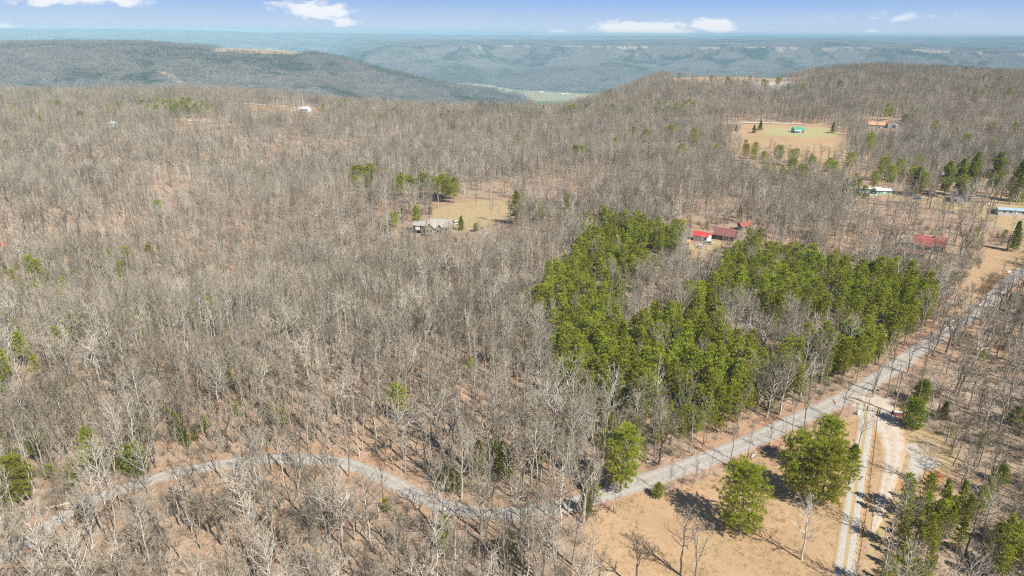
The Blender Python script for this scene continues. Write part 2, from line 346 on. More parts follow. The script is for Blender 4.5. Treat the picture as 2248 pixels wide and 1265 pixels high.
POLY = {
 'field': [(1330, 1420), (1290, 1250), (1285, 1160), (1300, 1128), (1385, 1088), (1450, 1085), (1560, 1048), (1640, 1010), (1700, 985), (1880, 905), (1897, 925), (1880, 1085), (1855, 1180), (1835, 1300), (1800, 1420)],
 'strip': [(1908, 930), (1925, 925), (1950, 975), (1935, 1060), (1915, 1130), (1900, 1200), (1880, 1290), (1860, 1290), (1885, 1100), (1902, 990)],
 'bank': [(1945, 920), (1985, 930), (2050, 945), (2105, 995), (2090, 1035), (2050, 1055), (2000, 1075), (1975, 1120), (1940, 1180), (1900, 1290), (1880, 1290), (1915, 1130), (1960, 1040), (1968, 975)],
 'meadow': [(945, 462), (985, 450), (1035, 442), (1085, 438), (1125, 446), (1135, 470), (1090, 492), (1040, 508), (960, 512), (915, 505), (905, 495), (950, 484)],
 'barnfield': [(1607, 283), (1640, 272), (1720, 274), (1822, 279), (1850, 300), (1870, 330), (1830, 355), (1740, 352), (1655, 346), (1604, 330)],
 'barnfield2': [(1845, 325), (1960, 330), (1960, 350), (1860, 352)],
 'yard': [(2170, 545), (2260, 545), (2290, 590), (2215, 640), (2150, 668), (2105, 700), (2085, 690), (2100, 650), (2120, 610), (2150, 575)],
 'redyard': [(1505, 535), (1550, 530), (1610, 530), (1600, 542), (1555, 556), (1530, 566), (1515, 555)],
 'lotsgrass': [(2050, 420), (2330, 425), (2330, 500), (2230, 510), (2130, 480), (2050, 450)],
 'lots2': [(1870, 415), (1990, 415), (2060, 440), (1990, 445), (1880, 430)],
 'ridgeyard': [(530, 236), (545, 230), (620, 236), (705, 238), (700, 243), (640, 247), (560, 247)],
 'clump2': [(370, 262), (500, 258), (510, 268), (370, 270)],
 'bluff': [(1470, 167), (1500, 165), (1600, 169), (1780, 170), (1700, 175), (1600, 176), (1480, 173)],
 'bluffbank': [(1660, 180), (1770, 178), (1740, 196), (1690, 205), (1650, 200)],
 'farline': [(2100, 239), (2200, 239), (2200, 243), (2100, 243)],
 'barnlawn': [(1680, 280), (1830, 282), (1850, 298), (1760, 302), (1680, 296)],
 'clayA': [(2035, 1030), (2065, 1040), (2062, 1060), (2030, 1062)], 'clayB': [(1975, 1060), (2000, 1062), (2005, 1085), (1975, 1092)],
 'clayC': [(575, 238), (605, 238), (612, 242), (575, 242)], 'clayD': [(1945, 1145), (1975, 1140), (1975, 1160), (1950, 1165)],
 'plot': [(2140, 638), (2184, 598), (2212, 608), (2168, 650)],
 'apron': [(1990, 972), (2018, 975), (2020, 1000), (2055, 1006), (2056, 1020), (2020, 1036), (2008, 1060), (1990, 1068), (1990, 1040), (2006, 1020), (1992, 995)],
 'junction': [(1862, 884), (1900, 870), (1936, 858), (1950, 900), (1966, 925), (1925, 928), (1893, 915)],
 'drivepad': [(1545, 532), (1570, 526), (1600, 532), (1590, 540), (1560, 540)],
 'whitepad': [(1005, 500), (1035, 485), (1045, 490), (1020, 505)],
 'erosA': [(378, 400), (420, 392), (420, 440), (365, 445)], 'erosB': [(0, 520), (25, 515), (20, 540), (0, 545)],
 'ridgeclear': [(468, 113), (490, 106), (560, 107), (640, 111), (690, 118), (640, 120), (560, 118)],
 'ridgeclear2': [(88, 101), (122, 100), (124, 104), (90, 105)],
 'slide': [(352, 157), (366, 160), (385, 168), (400, 178), (415, 190), (408, 190), (390, 178), (370, 168)],
 'valley': [(1000, 182), (1080, 187), (1140, 199), (1225, 203), (1335, 207), (1330, 221), (1170, 221), (1110, 205)],
 'valleygreen': [(1168, 222), (1250, 222), (1250, 236), (1168, 236)],
}
GPOLY = {k: gps(v) for k, v in POLY.items()}
CL = [GPOLY[k] for k in ('field', 'strip', 'bank', 'meadow', 'barnfield', 'yard', 'redyard', 'ridgeyard', 'plot', 'apron', 'junction', 'bluff', 'bluffbank', 'farline')]

def terrain(name, phis, rs, mat):
    n, k = len(phis), len(rs); P, Rr = np.meshgrid(phis, rs); X = Rr * np.sin(P); Y = Rr * np.cos(P); Z = zfun(X, Y)
    me = bpy.data.meshes.new(name); me.vertices.add(n * k); me.vertices.foreach_set('co', np.stack([X, Y, Z], -1).reshape(-1).astype(np.float32))
    i = np.arange((k - 1) * (n - 1)); a = (i // (n - 1)) * n + i % (n - 1); q = np.stack([a, a + 1, a + n + 1, a + n], -1)[:, ::-1]
    me.loops.add(q.size); me.loops.foreach_set('vertex_index', q.reshape(-1).astype(np.int32)); me.polygons.add(len(q))
    me.polygons.foreach_set('loop_start', (np.arange(len(q)) * 4).astype(np.int32)); me.polygons.foreach_set('loop_total', np.full(len(q), 4, np.int32))
    me.update(calc_edges=True); me.polygons.foreach_set('use_smooth', [True] * len(q)); me.materials.append(mat)
    x, y = X.reshape(-1), Y.reshape(-1); r = np.hypot(x, y); soft = 1.0 + r * .012
    def mk(keys, k_=1.0):
        w = np.zeros(x.shape)
        for kk in keys:
            g = GPOLY[kk]; lo = g[:, :2].min(0) - 60; hi = g[:, :2].max(0) + 60; s = (x > lo[0]) & (x < hi[0]) & (y > lo[1]) & (y < hi[1])
            if s.any(): w[s] = np.maximum(w[s], np.clip(sdist(x[s], y[s], g) / (2 * soft[s] * k_) + .5, 0, 1))
        return w
    far = rs[0] > 1400
    c1 = np.stack([mk(['ridgeclear', 'ridgeclear2', 'slide'] if far else ['field', 'strip', 'barnfield', 'ridgeyard', 'bluff', 'farline', 'yard', 'clump2']),
                   mk(['valley'] if far else ['bank', 'meadow', 'barnfield2', 'redyard', 'lotsgrass', 'lots2']), mk(['valleygreen'] if far else ['barnlawn']), np.ones(x.shape)], -1)
    if far:
        ph = np.arctan2(x, y); re = re_of(ph) + 500 * fbm(ph * 5000, r * 0, 700, 51, 3)
        rim = np.exp(-((r - re - 40) / 70.0) ** 2) * sstep(.50, .62, vnoise(x, y, 60, 77) * .66 + .34 * vnoise(x, y, 320, 78)) * (ph > azel(980, 100)[0]) * 1.3
        c2 = np.stack([np.clip(rim, 0, 1), 0 * x, 0 * x, 0 * x + 1], -1)
    else: c2 = np.stack([mk(['clayA', 'clayB', 'clayC', 'clayD', 'erosB']), mk(['plot'], .3), mk(['apron', 'junction', 'bluffbank']), 0 * x + 1], -1)
    vg = np.zeros(len(x)); nr = r < 420
    if nr.any() and not far: vg[nr] = 1 - sstep(3.5, 8.0, sdist(x[nr], y[nr], road[::3], False))
    at = me.attributes.new('verge', 'FLOAT', 'POINT'); at.data.foreach_set('value', vg.astype(np.float32))
    for nm, c in (('cover', c1), ('cover2', c2)):
        at = me.attributes.new(nm, 'FLOAT_COLOR', 'POINT'); at.data.foreach_set('color', c.reshape(-1).astype(np.float32))
    return link(name, me)
phis = np.concatenate([np.radians(np.linspace(-180, -54, 22)[:-1]), np.radians(np.arange(-54, 54.01, .32)), np.radians(np.linspace(54, 180, 22)[1:])])
rs1 = np.concatenate([[0.5, 20, 45], np.geomspace(60, 1450, 300)]); rs2 = np.geomspace(1450, 22000, 230)
tag(terrain('ground', phis, rs1, MT['ground']), 'rust brown leaf litter and dry grass of the plateau', kind='structure')
tag(terrain('hills', phis, rs2, MT['hills']), 'wooded ridges, valley and far plateau', kind='structure')

# ------------------------------------------------------------------ roads
def road_mat(name, kind):
    m, N = material(name); p = wpos(N); g = N.node('ShaderNodeGroup'); g.node_tree = LG
    uv = N.node('ShaderNodeUVMap', uv_map='UVMap'); s = N.node('ShaderNodeSeparateXYZ'); N.l.new(uv.outputs[0], s.inputs[0])
    au = N.math('ABSOLUTE', s.outputs[0]); n = N.noise(.5, p, 5, .7); n2 = N.noise(2.5, p, 5, .75); n3 = N.noise(9, p, 2, .8)
    edge = N.math('SUBTRACT', 1.0, N.ramp(N.math('ADD', au, N.math('MULTIPLY', N.math('ADD', N.math('SUBTRACT', n2, .5), N.math('SUBTRACT', n, .5)), .55)), .86, 1.02))
    dry = N.mix(n2, (.56, .37, .21), (.42, .28, .15))
    if kind == 'road':
        c = N.mix(n, (.37, .335, .28), (.47, .43, .365)); c = N.mix(N.ramp(n2, .35, .65), c, (.32, .29, .245))
        wear = N.math('ABSOLUTE', N.math('SUBTRACT', au, .45)); c = N.mix(N.math('MULTIPLY', N.ramp(wear, .22, .0), .35), c, (.52, .49, .45))
        c = N.mix(N.math('MULTIPLY', N.ramp(N.math('ADD', au, N.math('MULTIPLY', n2, .3)), .95, 1.15), .8), c, (.36, .24, .16)); base = g.outputs[0]
        cr = N.node('ShaderNodeTexVoronoi', feature='DISTANCE_TO_EDGE'); cr.inputs['Scale'].default_value = .32; N.l.new(p, cr.inputs['Vector'])
        c = N.mix(N.math('MULTIPLY', N.ramp(cr.outputs['Distance'], .02, .004), .5), c, (.16, .15, .14))
    elif kind == 'track':
        w = N.math('ABSOLUTE', N.math('SUBTRACT', au, .55)); gr = N.ramp(N.math('ADD', w, N.math('MULTIPLY', N.math('SUBTRACT', n2, .5), .28)), .42, .26)
        gg = N.mix(N.ramp(n2, .3, .7), (.52, .485, .42), (.36, .33, .275)); mid = N.mix(n, (.36, .29, .14), (.44, .31, .18)); c = N.mix(gr, mid, gg); base = dry
    elif kind == 'gravel':
        c = N.mix(N.ramp(n2, .3, .7), (.55, .48, .385), (.43, .355, .27)); c = N.mix(N.math('MULTIPLY', N.ramp(n, .45, .62), .6), c, (.40, .28, .18)); c = N.mix(N.math('MULTIPLY', N.ramp(N.math('ABSOLUTE', N.math('SUBTRACT', au, .5)), .3, .05), .35), c, (.60, .54, .45)); base = dry
    else: c = N.mix(n2, (.62, .48, .32), (.50, .36, .22)); base = g.outputs[0]
    c = N.mix(edge, base, c); finish(N, c, .93, n3, .3, .03, spec=.15); return m
def strip(name, line, hw, mat, lift, label, keep=None):
    t = np.gradient(line, axis=0); t /= np.linalg.norm(t, axis=1)[:, None] + 1e-9; nrm = np.stack([-t[:, 1], t[:, 0]], -1); nc = 9
    us = np.linspace(-1.15, 1.15, nc); hwv = hw if hasattr(hw, '__len__') else np.full(len(line), hw)
    X = line[:, None, 0] + nrm[:, None, 0] * us * hwv[:, None]; Y = line[:, None, 1] + nrm[:, None, 1] * us * hwv[:, None]
    Z = zfun(X, Y) + lift - .12 * (np.abs(us) > 1.1)
    n = len(line); vs = np.stack([X, Y, Z], -1).reshape(-1, 3); fs = [(i * nc + j, i * nc + j + 1, (i + 1) * nc + j + 1, (i + 1) * nc + j) for i in range(n - 1) for j in range(nc - 1)]
    me = bpy.data.meshes.new(name); me.from_pydata(vs.tolist(), [], fs); me.materials.append(mat)
    L = np.concatenate([[0], np.cumsum(np.linalg.norm(np.diff(line, axis=0), axis=1))]); uvl = me.uv_layers.new(name='UVMap')
    vi = np.zeros(len(me.loops), np.int32); me.loops.foreach_get('vertex_index', vi); uvl.data.foreach_set('uv', np.stack([us[vi % nc], L[vi // nc]], -1).reshape(-1))
    me.polygons.foreach_set('use_smooth', [True] * len(fs)); me.update()
    if sum(p.normal.z for p in list(me.polygons)[:20]) < 0: me.flip_normals()
    return tag(link(name, me), label, kind='structure')
MT['asphalt'] = road_mat('weathered_asphalt', 'road'); MT['track'] = road_mat('two_track_gravel', 'track'); MT['gravel'] = road_mat('pale_gravel', 'gravel'); MT['dirt'] = road_mat('tan_dirt', 'dirt')
ru0, _ = proj(road[:, 0], road[:, 1], zfun(road[:, 0], road[:, 1]))
strip('road', road, 2.1 + .6 * sstep(1050, 1450, ru0), MT['asphalt'], .10, 'grey paved road curving through the woods')
strip('gravel_lane', lane, np.interp(np.linspace(0, 1, len(lane)), [0, .15, .3, .45, .65, .85, 1], [7.0, 3.5, 3.1, 2.2, 1.5, 1.0, .3]), MT['gravel'], .13, 'wide pale gravel lane')
strip('driveway', drive, 1.75, MT['track'], .16, 'two-track gravel driveway')
strip('gravel_spur', spur, 1.5, MT['gravel'], .14, 'pale gravel spur'); strip('gravel_turnout', turn, 2.0, MT['gravel'], .15, 'pale gravel turnout')
strip('far_road', farroad, 3.6, MT['gravel'], .5, 'pale road behind the barn field'); strip('ridge_driveway', lineA, 5.0, MT['gravel'], .6, 'pale drive on the far ridge')
strip('ridge_track', lineB, 4.5, MT['gravel'], .6, 'pale track below the far pines'); strip('lot_track', lots, 2.2, MT['dirt'], .3, 'tan lane past the mobile homes')
strip('logging_track', trackA, 2.0, MT['dirt'], .3, 'tan dirt track in the ravine'); strip('ravine_track', trackB, 1.8, MT['dirt'], .3, 'short tan dirt track')

# ------------------------------------------------------------------ tree forms
def unit(v): return v / (np.linalg.norm(v) + 1e-9)
def hardwood(seed, Ht=15, r0=.17, clear=.45, cr=2.6, nl=16, ns=6, nt=6, fork=0, wig=.25, limb_r=.05, upness=.8, tw=.027, detail=1.0):
    g = np.random.default_rng(seed); T = M(); C = M()
    stems = []
    def stem(base, h, r, lean, tmax=1.0):
        n = 7; pts = [base]; 
        for i in range(1, n + 1): pts.append(base + np.array([lean[0] * i / n + g.normal(0, wig * .5), lean[1] * i / n + g.normal(0, wig * .5), h * i / n]))
        rad = [r * (1 - .86 * (i / n) ** .9) for i in range(n + 1)]; T.tube(pts, rad, 5 if r > .1 else 4); return pts, rad
    if fork:
        fz = Ht * g.uniform(.25, .4) if fork < 4 else 0.0; base0 = np.zeros(3)
        if fz > 0: T.tube([(0, 0, -.4), (.03, 0, fz * .5), (0, .02, fz + .2)], [r0 * 1.1, r0, r0 * .92], 6); base0 = np.array([0, 0, fz])
        for k in range(min(fork, 3) if fork < 4 else 4):
            a = 2 * math.pi * k / min(fork, 4) + g.uniform(0, 1); L = cr * g.uniform(.35, .75)
            stems.append(stem(base0 + np.array([math.cos(a), math.sin(a), -.3 if fz == 0 else 0]) * .12, (Ht * .92 - fz) * g.uniform(.82, 1), r0 * .72, (math.cos(a) * L, math.sin(a) * L)))
    else: stems.append(stem(np.array([0, 0, -.4]), Ht * .93, r0, (g.normal(0, .5), g.normal(0, .5))))
    def twigs(p, d, L, n):
        for _ in range(n):
            v = unit(d * .95 + g.normal(0, .42, 3) + np.array([0, 0, .42 * upness])); l = L * g.uniform(.6, 1.25); s = unit(np.cross(v, g.normal(0, 1, 3))) * tw
            C.add([p - s, p + s, p + v * l], [(0, 1, 2)])
    for pts, rad in stems:
        P = np.array(pts); n = len(P) - 1; nlim = int(nl / len(stems)) if len(stems) > 1 else nl
        c0 = clear if not fork else (max(.05, (clear * Ht - pts[0][2]) / (Ht - pts[0][2])) if fork < 4 else clear)
        for i in range(nlim):
            t = c0 + (1 - c0) * (i + g.uniform(0, .9)) / nlim; t = min(t, .985); k = min(int(t * n), n - 1); p = P[k] * (1 - (t * n - k)) + P[k + 1] * (t * n - k)
            a = 2.4 * i + g.uniform(-.5, .5); q = (t - c0) / (1 - c0); L = cr * (1.15 - .75 * q ** 1.6) * g.uniform(.7, 1.2) * (.6 + .4 * min(1, q * 5))
            el = math.radians(18 + 50 * upness * (.45 + .55 * q)) ; d = np.array([math.cos(a) * math.cos(el), math.sin(a) * math.cos(el), math.sin(el)])
            lr = min(rad[k] * .7, 1.12 * limb_r * (1.15 - .6 * q)); lp = [p]; dd = d.copy(); m = 4
            for j in range(m):
                dd = unit(dd + g.normal(0, wig * .55, 3) + np.array([0, 0, .12 * upness])); lp.append(lp[-1] + dd * L / m)
            C.tube(lp, [lr, lr * .85, lr * .66, lr * .45, lr * .22], 3, 1)
            for s_ in range(int(ns)):
                u = .22 + .78 * (s_ + g.uniform(0, 1)) / ns; kk = min(int(u * m), m - 1); sp_ = lp[kk] + (lp[kk + 1] - lp[kk]) * (u * m - kk)
                base = unit(lp[kk + 1] - lp[kk]); sdv = unit(base * .8 + g.normal(0, .45, 3) + np.array([0, 0, .42 * upness])); sl = L * .42 * g.uniform(.6, 1.2) * (1.2 - .5 * u)
                e1 = sp_ + sdv * sl * .5; e2 = e1 + unit(sdv + g.normal(0, .3, 3)) * sl * .5; sr = lr * .45
                C.tube([sp_, e1, e2], [sr, sr * .7, 0], 3, 1)
                twigs(e1, sdv, sl * .6, int(nt / 2)); twigs(e2, sdv, sl * .55, int(nt / 2)); 
            twigs(lp[-1], dd, L * .28, 3)
        twigs(P[-1], np.array([0, 0, 1.0]), 1.1, 10)
    return T, C
def lowtree(seed, Ht=14, cr=2.3, tw=.05):
    g = np.random.default_rng(seed); T = M(); C = M(); T.tube([(0, 0, -1), (g.normal(0, .2), g.normal(0, .2), Ht * .55), (g.normal(0, .3), g.normal(0, .3), Ht * .85)], [.16, .12, .05], 3)
    for i in range(13):
        t = .36 + .55 * i / 13; a = 2.4 * i + g.uniform(-.4, .4); el = math.radians(g.uniform(28, 65)); L = cr * g.uniform(.7, 1.1) * (1.2 - .5 * (i / 13))
        p = np.array([0, 0, Ht * t]); d = np.array([math.cos(a) * math.cos(el), math.sin(a) * math.cos(el), math.sin(el)]); e = p + d * L; C.tube([p, e], [.05, 0], 3)
        for k in range(7):
            q = p + d * L * g.uniform(.3, 1); v = unit(d * .8 + g.normal(0, .6, 3) + np.array([0, 0, .35])); l = g.uniform(.8, 1.7); s = unit(np.cross(v, g.normal(0, 1, 3))) * tw; C.add([q - s, q + s, q + v * l], [(0, 1, 2)])
    return T, C
def tuft(C, g, p, d, L, w, n, spread=.75):
    for _ in range(n):
        v = unit(d + g.normal(0, spread, 3) + np.array([0, 0, .25])); l = L * g.uniform(.65, 1.3); s = unit(np.cross(v, g.normal(0, 1, 3))) * w * g.uniform(.7, 1.2); q = p + g.normal(0, L * .22, 3)
        C.add([q - s, q + s, q + v * l + s * .5, q + v * l - s * .5], [(0, 1, 2, 3)])
def pine(seed, Ht=12.5, clear=.35, cr=1.9, nb=46, nt=4, nn=7, L=.42, w=.085, top=1.4, droop=0.0, prof='round', r0=.13, low=.9):
    g = np.random.default_rng(seed); T = M(); C = M(); lean = g.normal(0, .3, 2); pts = [np.array([lean[0] * t * t, lean[1] * t * t, Ht * t * .97 - .3 * (t == 0)]) for t in np.linspace(0, 1, 7)]
    T.tube(pts, [r0 * (1 - .88 * t) for t in np.linspace(0, 1, 7)], 5)
    for i in range(nb):
        t = clear + (1 - clear) * ((i + g.uniform(0, 1)) / nb) ** .95; t = min(t, .985); q = (t - clear) / (1 - clear); p = np.array([lean[0] * t * t, lean[1] * t * t, Ht * t * .97])
        if prof == 'round': f = math.sqrt(max(0, 1 - ((q - .38) / .66) ** 2)) * (.85 + .3 * g.random()) if q > .38 else .6 + .4 * q / .38
        elif prof == 'cone': f = (1 - q) ** .75 * (.85 + .3 * g.random()) + .06
        else: f = (.8 + .28 * math.sin(q * 17 + seed)) * (1 - q ** 2.2 * .8) * (.55 + .45 * min(1, q * 4)) * (.7 + .5 * g.random())
        a = 2.39996 * i + g.uniform(-.3, .3); Lb = cr * f * g.uniform(.8, 1.12); el = math.radians(-8 + 48 * q * top / 1.4 - droop * 20 * (1 - q)); d = np.array([math.cos(a) * math.cos(el), math.sin(a) * math.cos(el), math.sin(el)])
        e = p + d * Lb; T_ = [p, p + d * Lb * .55 + np.array([0, 0, -.05 * Lb]), e]; C.tube(T_, [r0 * .22, r0 * .14, .01], 3, 1)
        for k in range(nt):
            u = .3 + .75 * (k + g.uniform(0, 1)) / nt; side = unit(np.cross(d, (0, 0, 1))) * g.normal(0, .22) * Lb * u
            tuft(C, g, p + d * Lb * u + side + np.array([0, 0, .05]), unit(d * .7 + np.array([0, 0, .5]) + side * .4), L, w, nn)
    tuft(C, g, pts[-1], np.array([0, 0, 1.0]), L * 1.2, w, nn * 2, .5); return T, C
def bush(seed, Ht=2.2, n=70, tw=.02, cr=1.0):
    g = np.random.default_rng(seed); C = M()
    for i in range(n):
        a = g.uniform(0, 6.28); el = math.radians(g.uniform(35, 88)); L = Ht * g.uniform(.5, 1.1); p = np.array([g.normal(0, .25 * cr), g.normal(0, .25 * cr), 0]); d = np.array([math.cos(a) * math.cos(el), math.sin(a) * math.cos(el), math.sin(el)])
        s = unit(np.cross(d, g.normal(0, 1, 3))) * tw; C.add([p - s, p + s, p + d * L], [(0, 1, 2)])
        for k in range(3):
            q = p + d * L * g.uniform(.4, .95); v = unit(d + g.normal(0, .5, 3)); C.add([q - s * .7, q + s * .7, q + v * L * .4], [(0, 1, 2)])
    return C

FORMS = []      # (adjectives, trunk mesh, crown mesh, combined M list)
def form(adj, TC, bark, twig, kindname):
    T, C = TC; tm = T.mesh('trunk', MT[bark], True); cm = C.mesh('crown', [MT[twig], MT[bark]], False)
    J = M(); J.join(T); J.join(C, None, None); J.m = [0] * len(T.f) + [1 + a for a in C.m]
    jm = J.mesh(kindname, [MT[bark], MT[twig], MT[bark]])
    return dict(adj=adj, trunk=tm, crown=cm, joined=jm, raw=J, mats=[MT[bark], MT[twig], MT['bark_dark']])
HW = [
 form('slender grey', hardwood(1, 15.5, .17, .48, 1.9, 15, 5, 6, 0, .22, .045, 1.12), 'bark_grey', 'twig_grey', 'bare_tree'),
 form('slender pale', hardwood(2, 16.5, .17, .52, 2.0, 15, 5, 6, 0, .2, .045, 1.12), 'bark_pale', 'twig_grey', 'bare_tree'),
 form('forked grey', hardwood(3, 14.5, .18, .5, 2.6, 18, 5, 6, 2, .25, .05, .85), 'bark_grey', 'twig_pale', 'bare_tree'),
 form('crooked white-barked', hardwood(4, 14.5, .24, .38, 4.0, 18, 7, 6, 3, .42, .085, .55, .026), 'bark_pale', 'twig_pale', 'bare_tree'),
 form('broad grey', hardwood(5, 15.5, .24, .42, 3.7, 20, 7, 6, 0, .34, .075, .7, .024), 'bark_grey', 'twig_grey', 'bare_tree'),
 form('slender brown', hardwood(6, 13.5, .14, .45, 2.1, 15, 6, 7, 0, .24, .045, 1.1), 'bark_dark', 'twig_dark', 'bare_tree'),
 form('fan-crowned tan', hardwood(7, 15, .18, .42, 3.0, 20, 6, 7, 3, .2, .05, 1.0), 'bark_grey', 'twig_pale', 'bare_tree'),
 form('many-stemmed grey', hardwood(8, 12.5, .13, .35, 2.6, 20, 5, 6, 4, .25, .04, .95), 'bark_grey', 'twig_grey', 'bare_tree'),
 form('broad brown', hardwood(9, 14.5, .22, .42, 3.4, 20, 6, 7, 2, .3, .07, .75), 'bark_dark', 'twig_dark', 'bare_tree'),
 form('fan-limbed white-barked', hardwood(12, 15, .22, .3, 4.3, 26, 6, 7, 0, .2, .065, .72, .022), 'bark_pale', 'twig_pale', 'bare_tree'),
 form('thin young brown', hardwood(10, 8.5, .07, .35, 1.3, 13, 4, 5, 0, .16, .025, 1.0, .018), 'bark_dark', 'twig_dark', 'bare_tree'),
 form('thin young grey', hardwood(11, 10, .08, .4, 1.4, 13, 4, 5, 0, .16, .025, 1.0, .018), 'bark_pale', 'twig_grey', 'bare_tree'),
]
PN = [
 form('round-topped', pine(21, 12.5, .38, 2.1, 46, 4, 7), 'bark_dark', 'pine', 'pine_tree'),
 form('narrow', pine(22, 13, .42, 1.6, 42, 4, 7), 'bark_dark', 'pine', 'pine_tree'),
 form('ragged', pine(23, 11.5, .34, 2.0, 38, 4, 7, prof='ragged'), 'bark_dark', 'pine', 'pine_tree'),
 form('pointed young', pine(24, 9.5, .2, 1.8, 44, 4, 7, prof='cone'), 'bark_dark', 'pine', 'pine_tree'),
 form('spreading', pine(25, 12.5, .35, 3.3, 60, 5, 7, .5, .1), 'bark_dark', 'pine', 'pine_tree'),
]
BIG = [
 form('broad-crowned', pine(31, 15.5, .14, 5.0, 84, 13, 17, .5, .045, 1.3, .5, 'round', .24), 'bark_dark', 'pine', 'pine_tree'),
 form('tall domed', pine(32, 16.5, .2, 4.2, 80, 12, 17, .5, .045, 1.3, .3, 'round', .24), 'bark_dark', 'pine', 'pine_tree'),
 form('ragged leaning', pine(33, 15, .25, 3.4, 85, 8, 15, .48, .045, 1.2, .3, 'ragged', .2), 'bark_dark', 'pine', 'pine_tree'),
]
CD = [form('dense cone-shaped', pine(41, 6.5, .04, 1.9, 110, 5, 8, .3, .06, 2.2, 0, 'cone', .1), 'bark_dark', 'cedar', 'cedar_tree'),
      form('bushy rounded', pine(42, 5, .03, 2.3, 110, 5, 8, .32, .06, 2.4, 0, 'round', .1), 'bark_dark', 'shrub', 'cedar_tree')]
SPR = form('yellow-green pointed', pine(51, 15, .1, 2.9, 110, 6, 8, .42, .09, .5, .6, 'cone', .2), 'bark_dark', 'spruce', 'spruce_tree')
WP = form('tall layered dark', pine(52, 23, .2, 5.4, 120, 8, 11, .6, .12, .7, .2, 'ragged', .3), 'bark_dark', 'white_pine', 'white_pine_tree')
WP2 = form('full dark', pine(53, 21, .1, 5.6, 140, 8, 11, .6, .12, .8, .2, 'cone', .3), 'bark_dark', 'white_pine', 'white_pine_tree')

# ------------------------------------------------------------------ scattering (numpy)
G = np.random.default_rng(5)
def grid(s, r0, r1, x0=-1.0, uvpad=220):
    n = int(r1 / s) + 2; gx, gy = np.meshgrid(np.arange(-n, n + 1), np.arange(0, n + 1)); x = (gx + (gy % 2) * .5 + G.uniform(-.42, .42, gx.shape)) * s; y = (gy + G.uniform(-.42, .42, gx.shape)) * s
    x = x.ravel(); y = y.ravel(); r = np.hypot(x, y); k = (r > r0) & (r <= r1) & (np.abs(np.arctan2(x, y)) < .82); x = x[k]; y = y[k]
    z = zfun(x, y); u, v = proj(x, y, z); k = (u > -uvpad) & (u < 2248 + uvpad + 60) & (v < 1420); return x[k], y[k], z[k], u[k], v[k]
PINES = {
 'rear left pine block': [(1290, 485), (1330, 470), (1420, 490), (1500, 510), (1497, 548), (1405, 585), (1390, 640), (1340, 690), (1290, 700), (1240, 700), (1190, 680), (1175, 660), (1195, 600), (1258, 575), (1268, 530)],
 'front pine block': [(1210, 705), (1330, 700), (1400, 712), (1418, 668), (1500, 690), (1530, 680), (1585, 690), (1610, 750), (1700, 765), (1760, 765), (1760, 850), (1640, 820), (1655, 870), (1540, 880), (1500, 850), (1400, 860), (1330, 830), (1220, 825), (1205, 760)],
 'right pine block': [(1575, 605), (1600, 545), (1650, 528), (1760, 558), (1870, 580), (1980, 600), (2052, 612), (2050, 660), (2005, 720), (1985, 765), (1930, 795), (1830, 790), (1750, 745), (1830, 730), (1870, 700), (1780, 672), (1700, 685), (1640, 640), (1520, 680), (1490, 655), (1560, 628)],
 'right corner pine thicket': [(1995, 1050), (2030, 1030), (2080, 1055), (2195, 1040), (2195, 1085), (2120, 1110), (2120, 1150), (2080, 1190), (2040, 1215), (2010, 1290), (1925, 1290), (1950, 1210), (1968, 1130), (1982, 1090)],
 'far right pine thicket': [(2170, 1150), (2248, 1120), (2290, 1150), (2290, 1230), (2180, 1215)],
}
SPARSE = [  # polygon over ground pixels, keep factor for bare trees
 ([(1090, 395), (1260, 395), (1300, 440), (1240, 500), (1190, 470), (1130, 480), (1000, 450), (1000, 425)], .35),
 ([(1420, 440), (1700, 440), (1700, 530), (1600, 530), (1420, 500)], .4), ([(1620, 560), (1900, 555), (1900, 620), (1700, 600)], .35),
 ([(1880, 440), (2220, 450), (2180, 560), (2120, 620), (2080, 700), (2030, 640), (1900, 580)], .5),
 ([(850, 900), (1060, 880), (1090, 1000), (960, 1040), (860, 1000)], .5),
 ([(1960, 820), (2300, 600), (2300, 1050), (2100, 1060), (2050, 950), (1960, 900)], .55), ([(1930, 900), (2300, 950), (2300, 1400), (1900, 1400)], .5),
 ([(0, 1230), (640, 1010), (860, 1060), (1080, 1140), (1280, 1120), (1280, 1400), (-200, 1400)], .88),
 ([(0, 1030), (560, 1000), (560, 1015), (200, 1110), (0, 1220)], .55), ([(330, 380), (430, 380), (430, 460), (330, 460)], .5),
 ([(1600, 350), (1900, 350), (1900, 420), (1600, 400)], .55), ([(1860, 395), (2300, 395), (2300, 440), (1860, 435)], .35), ([(900, 390), (1000, 390), (1000, 440), (900, 440)], .5),
]
BLD = [(955, 497, 26), (1540, 522, 11), (1595, 520, 13), (1632, 502, 7), (2030, 538, 15), (2003, 556, 10), (2222, 468, 16), (1922, 422, 14), (2108, 438, 12), (1751, 289, 14), (1928, 277, 13), (1956, 276, 12), (670, 242, 16)]
BW = [(gp(u, v), rr) for u, v, rr in BLD]
def blocked(x, y, pad=0.0):
    b = (sdist(x, y, road[::4], False) < 2.9 + pad) | (sdist(x, y, drive[::4], False) < 2.8 + pad) | (sdist(x, y, lane[::4], False) < 3.6 + pad)
    for l, w in ((spur, 2.2), (farroad, 7), (lineA, 9), (lineB, 7), (lots, 3.5), (yardtrack, 3), (turn, 2.5)): b |= sdist(x, y, l[::3], False) < w
    for p, rr in BW: b |= np.hypot(x - p[0], y - p[1]) < rr
    return b
def clearing(x, y):
    m = np.zeros(x.shape, bool); a_ = np.hypot(x, y) * .022; x, y = x + a_ * fbm(x, y, 22, 201, 2), y + a_ * 1.6 * fbm(x, y, 26, 205, 2)
    for g in CL: m |= inpoly(x, y, g)
    return m
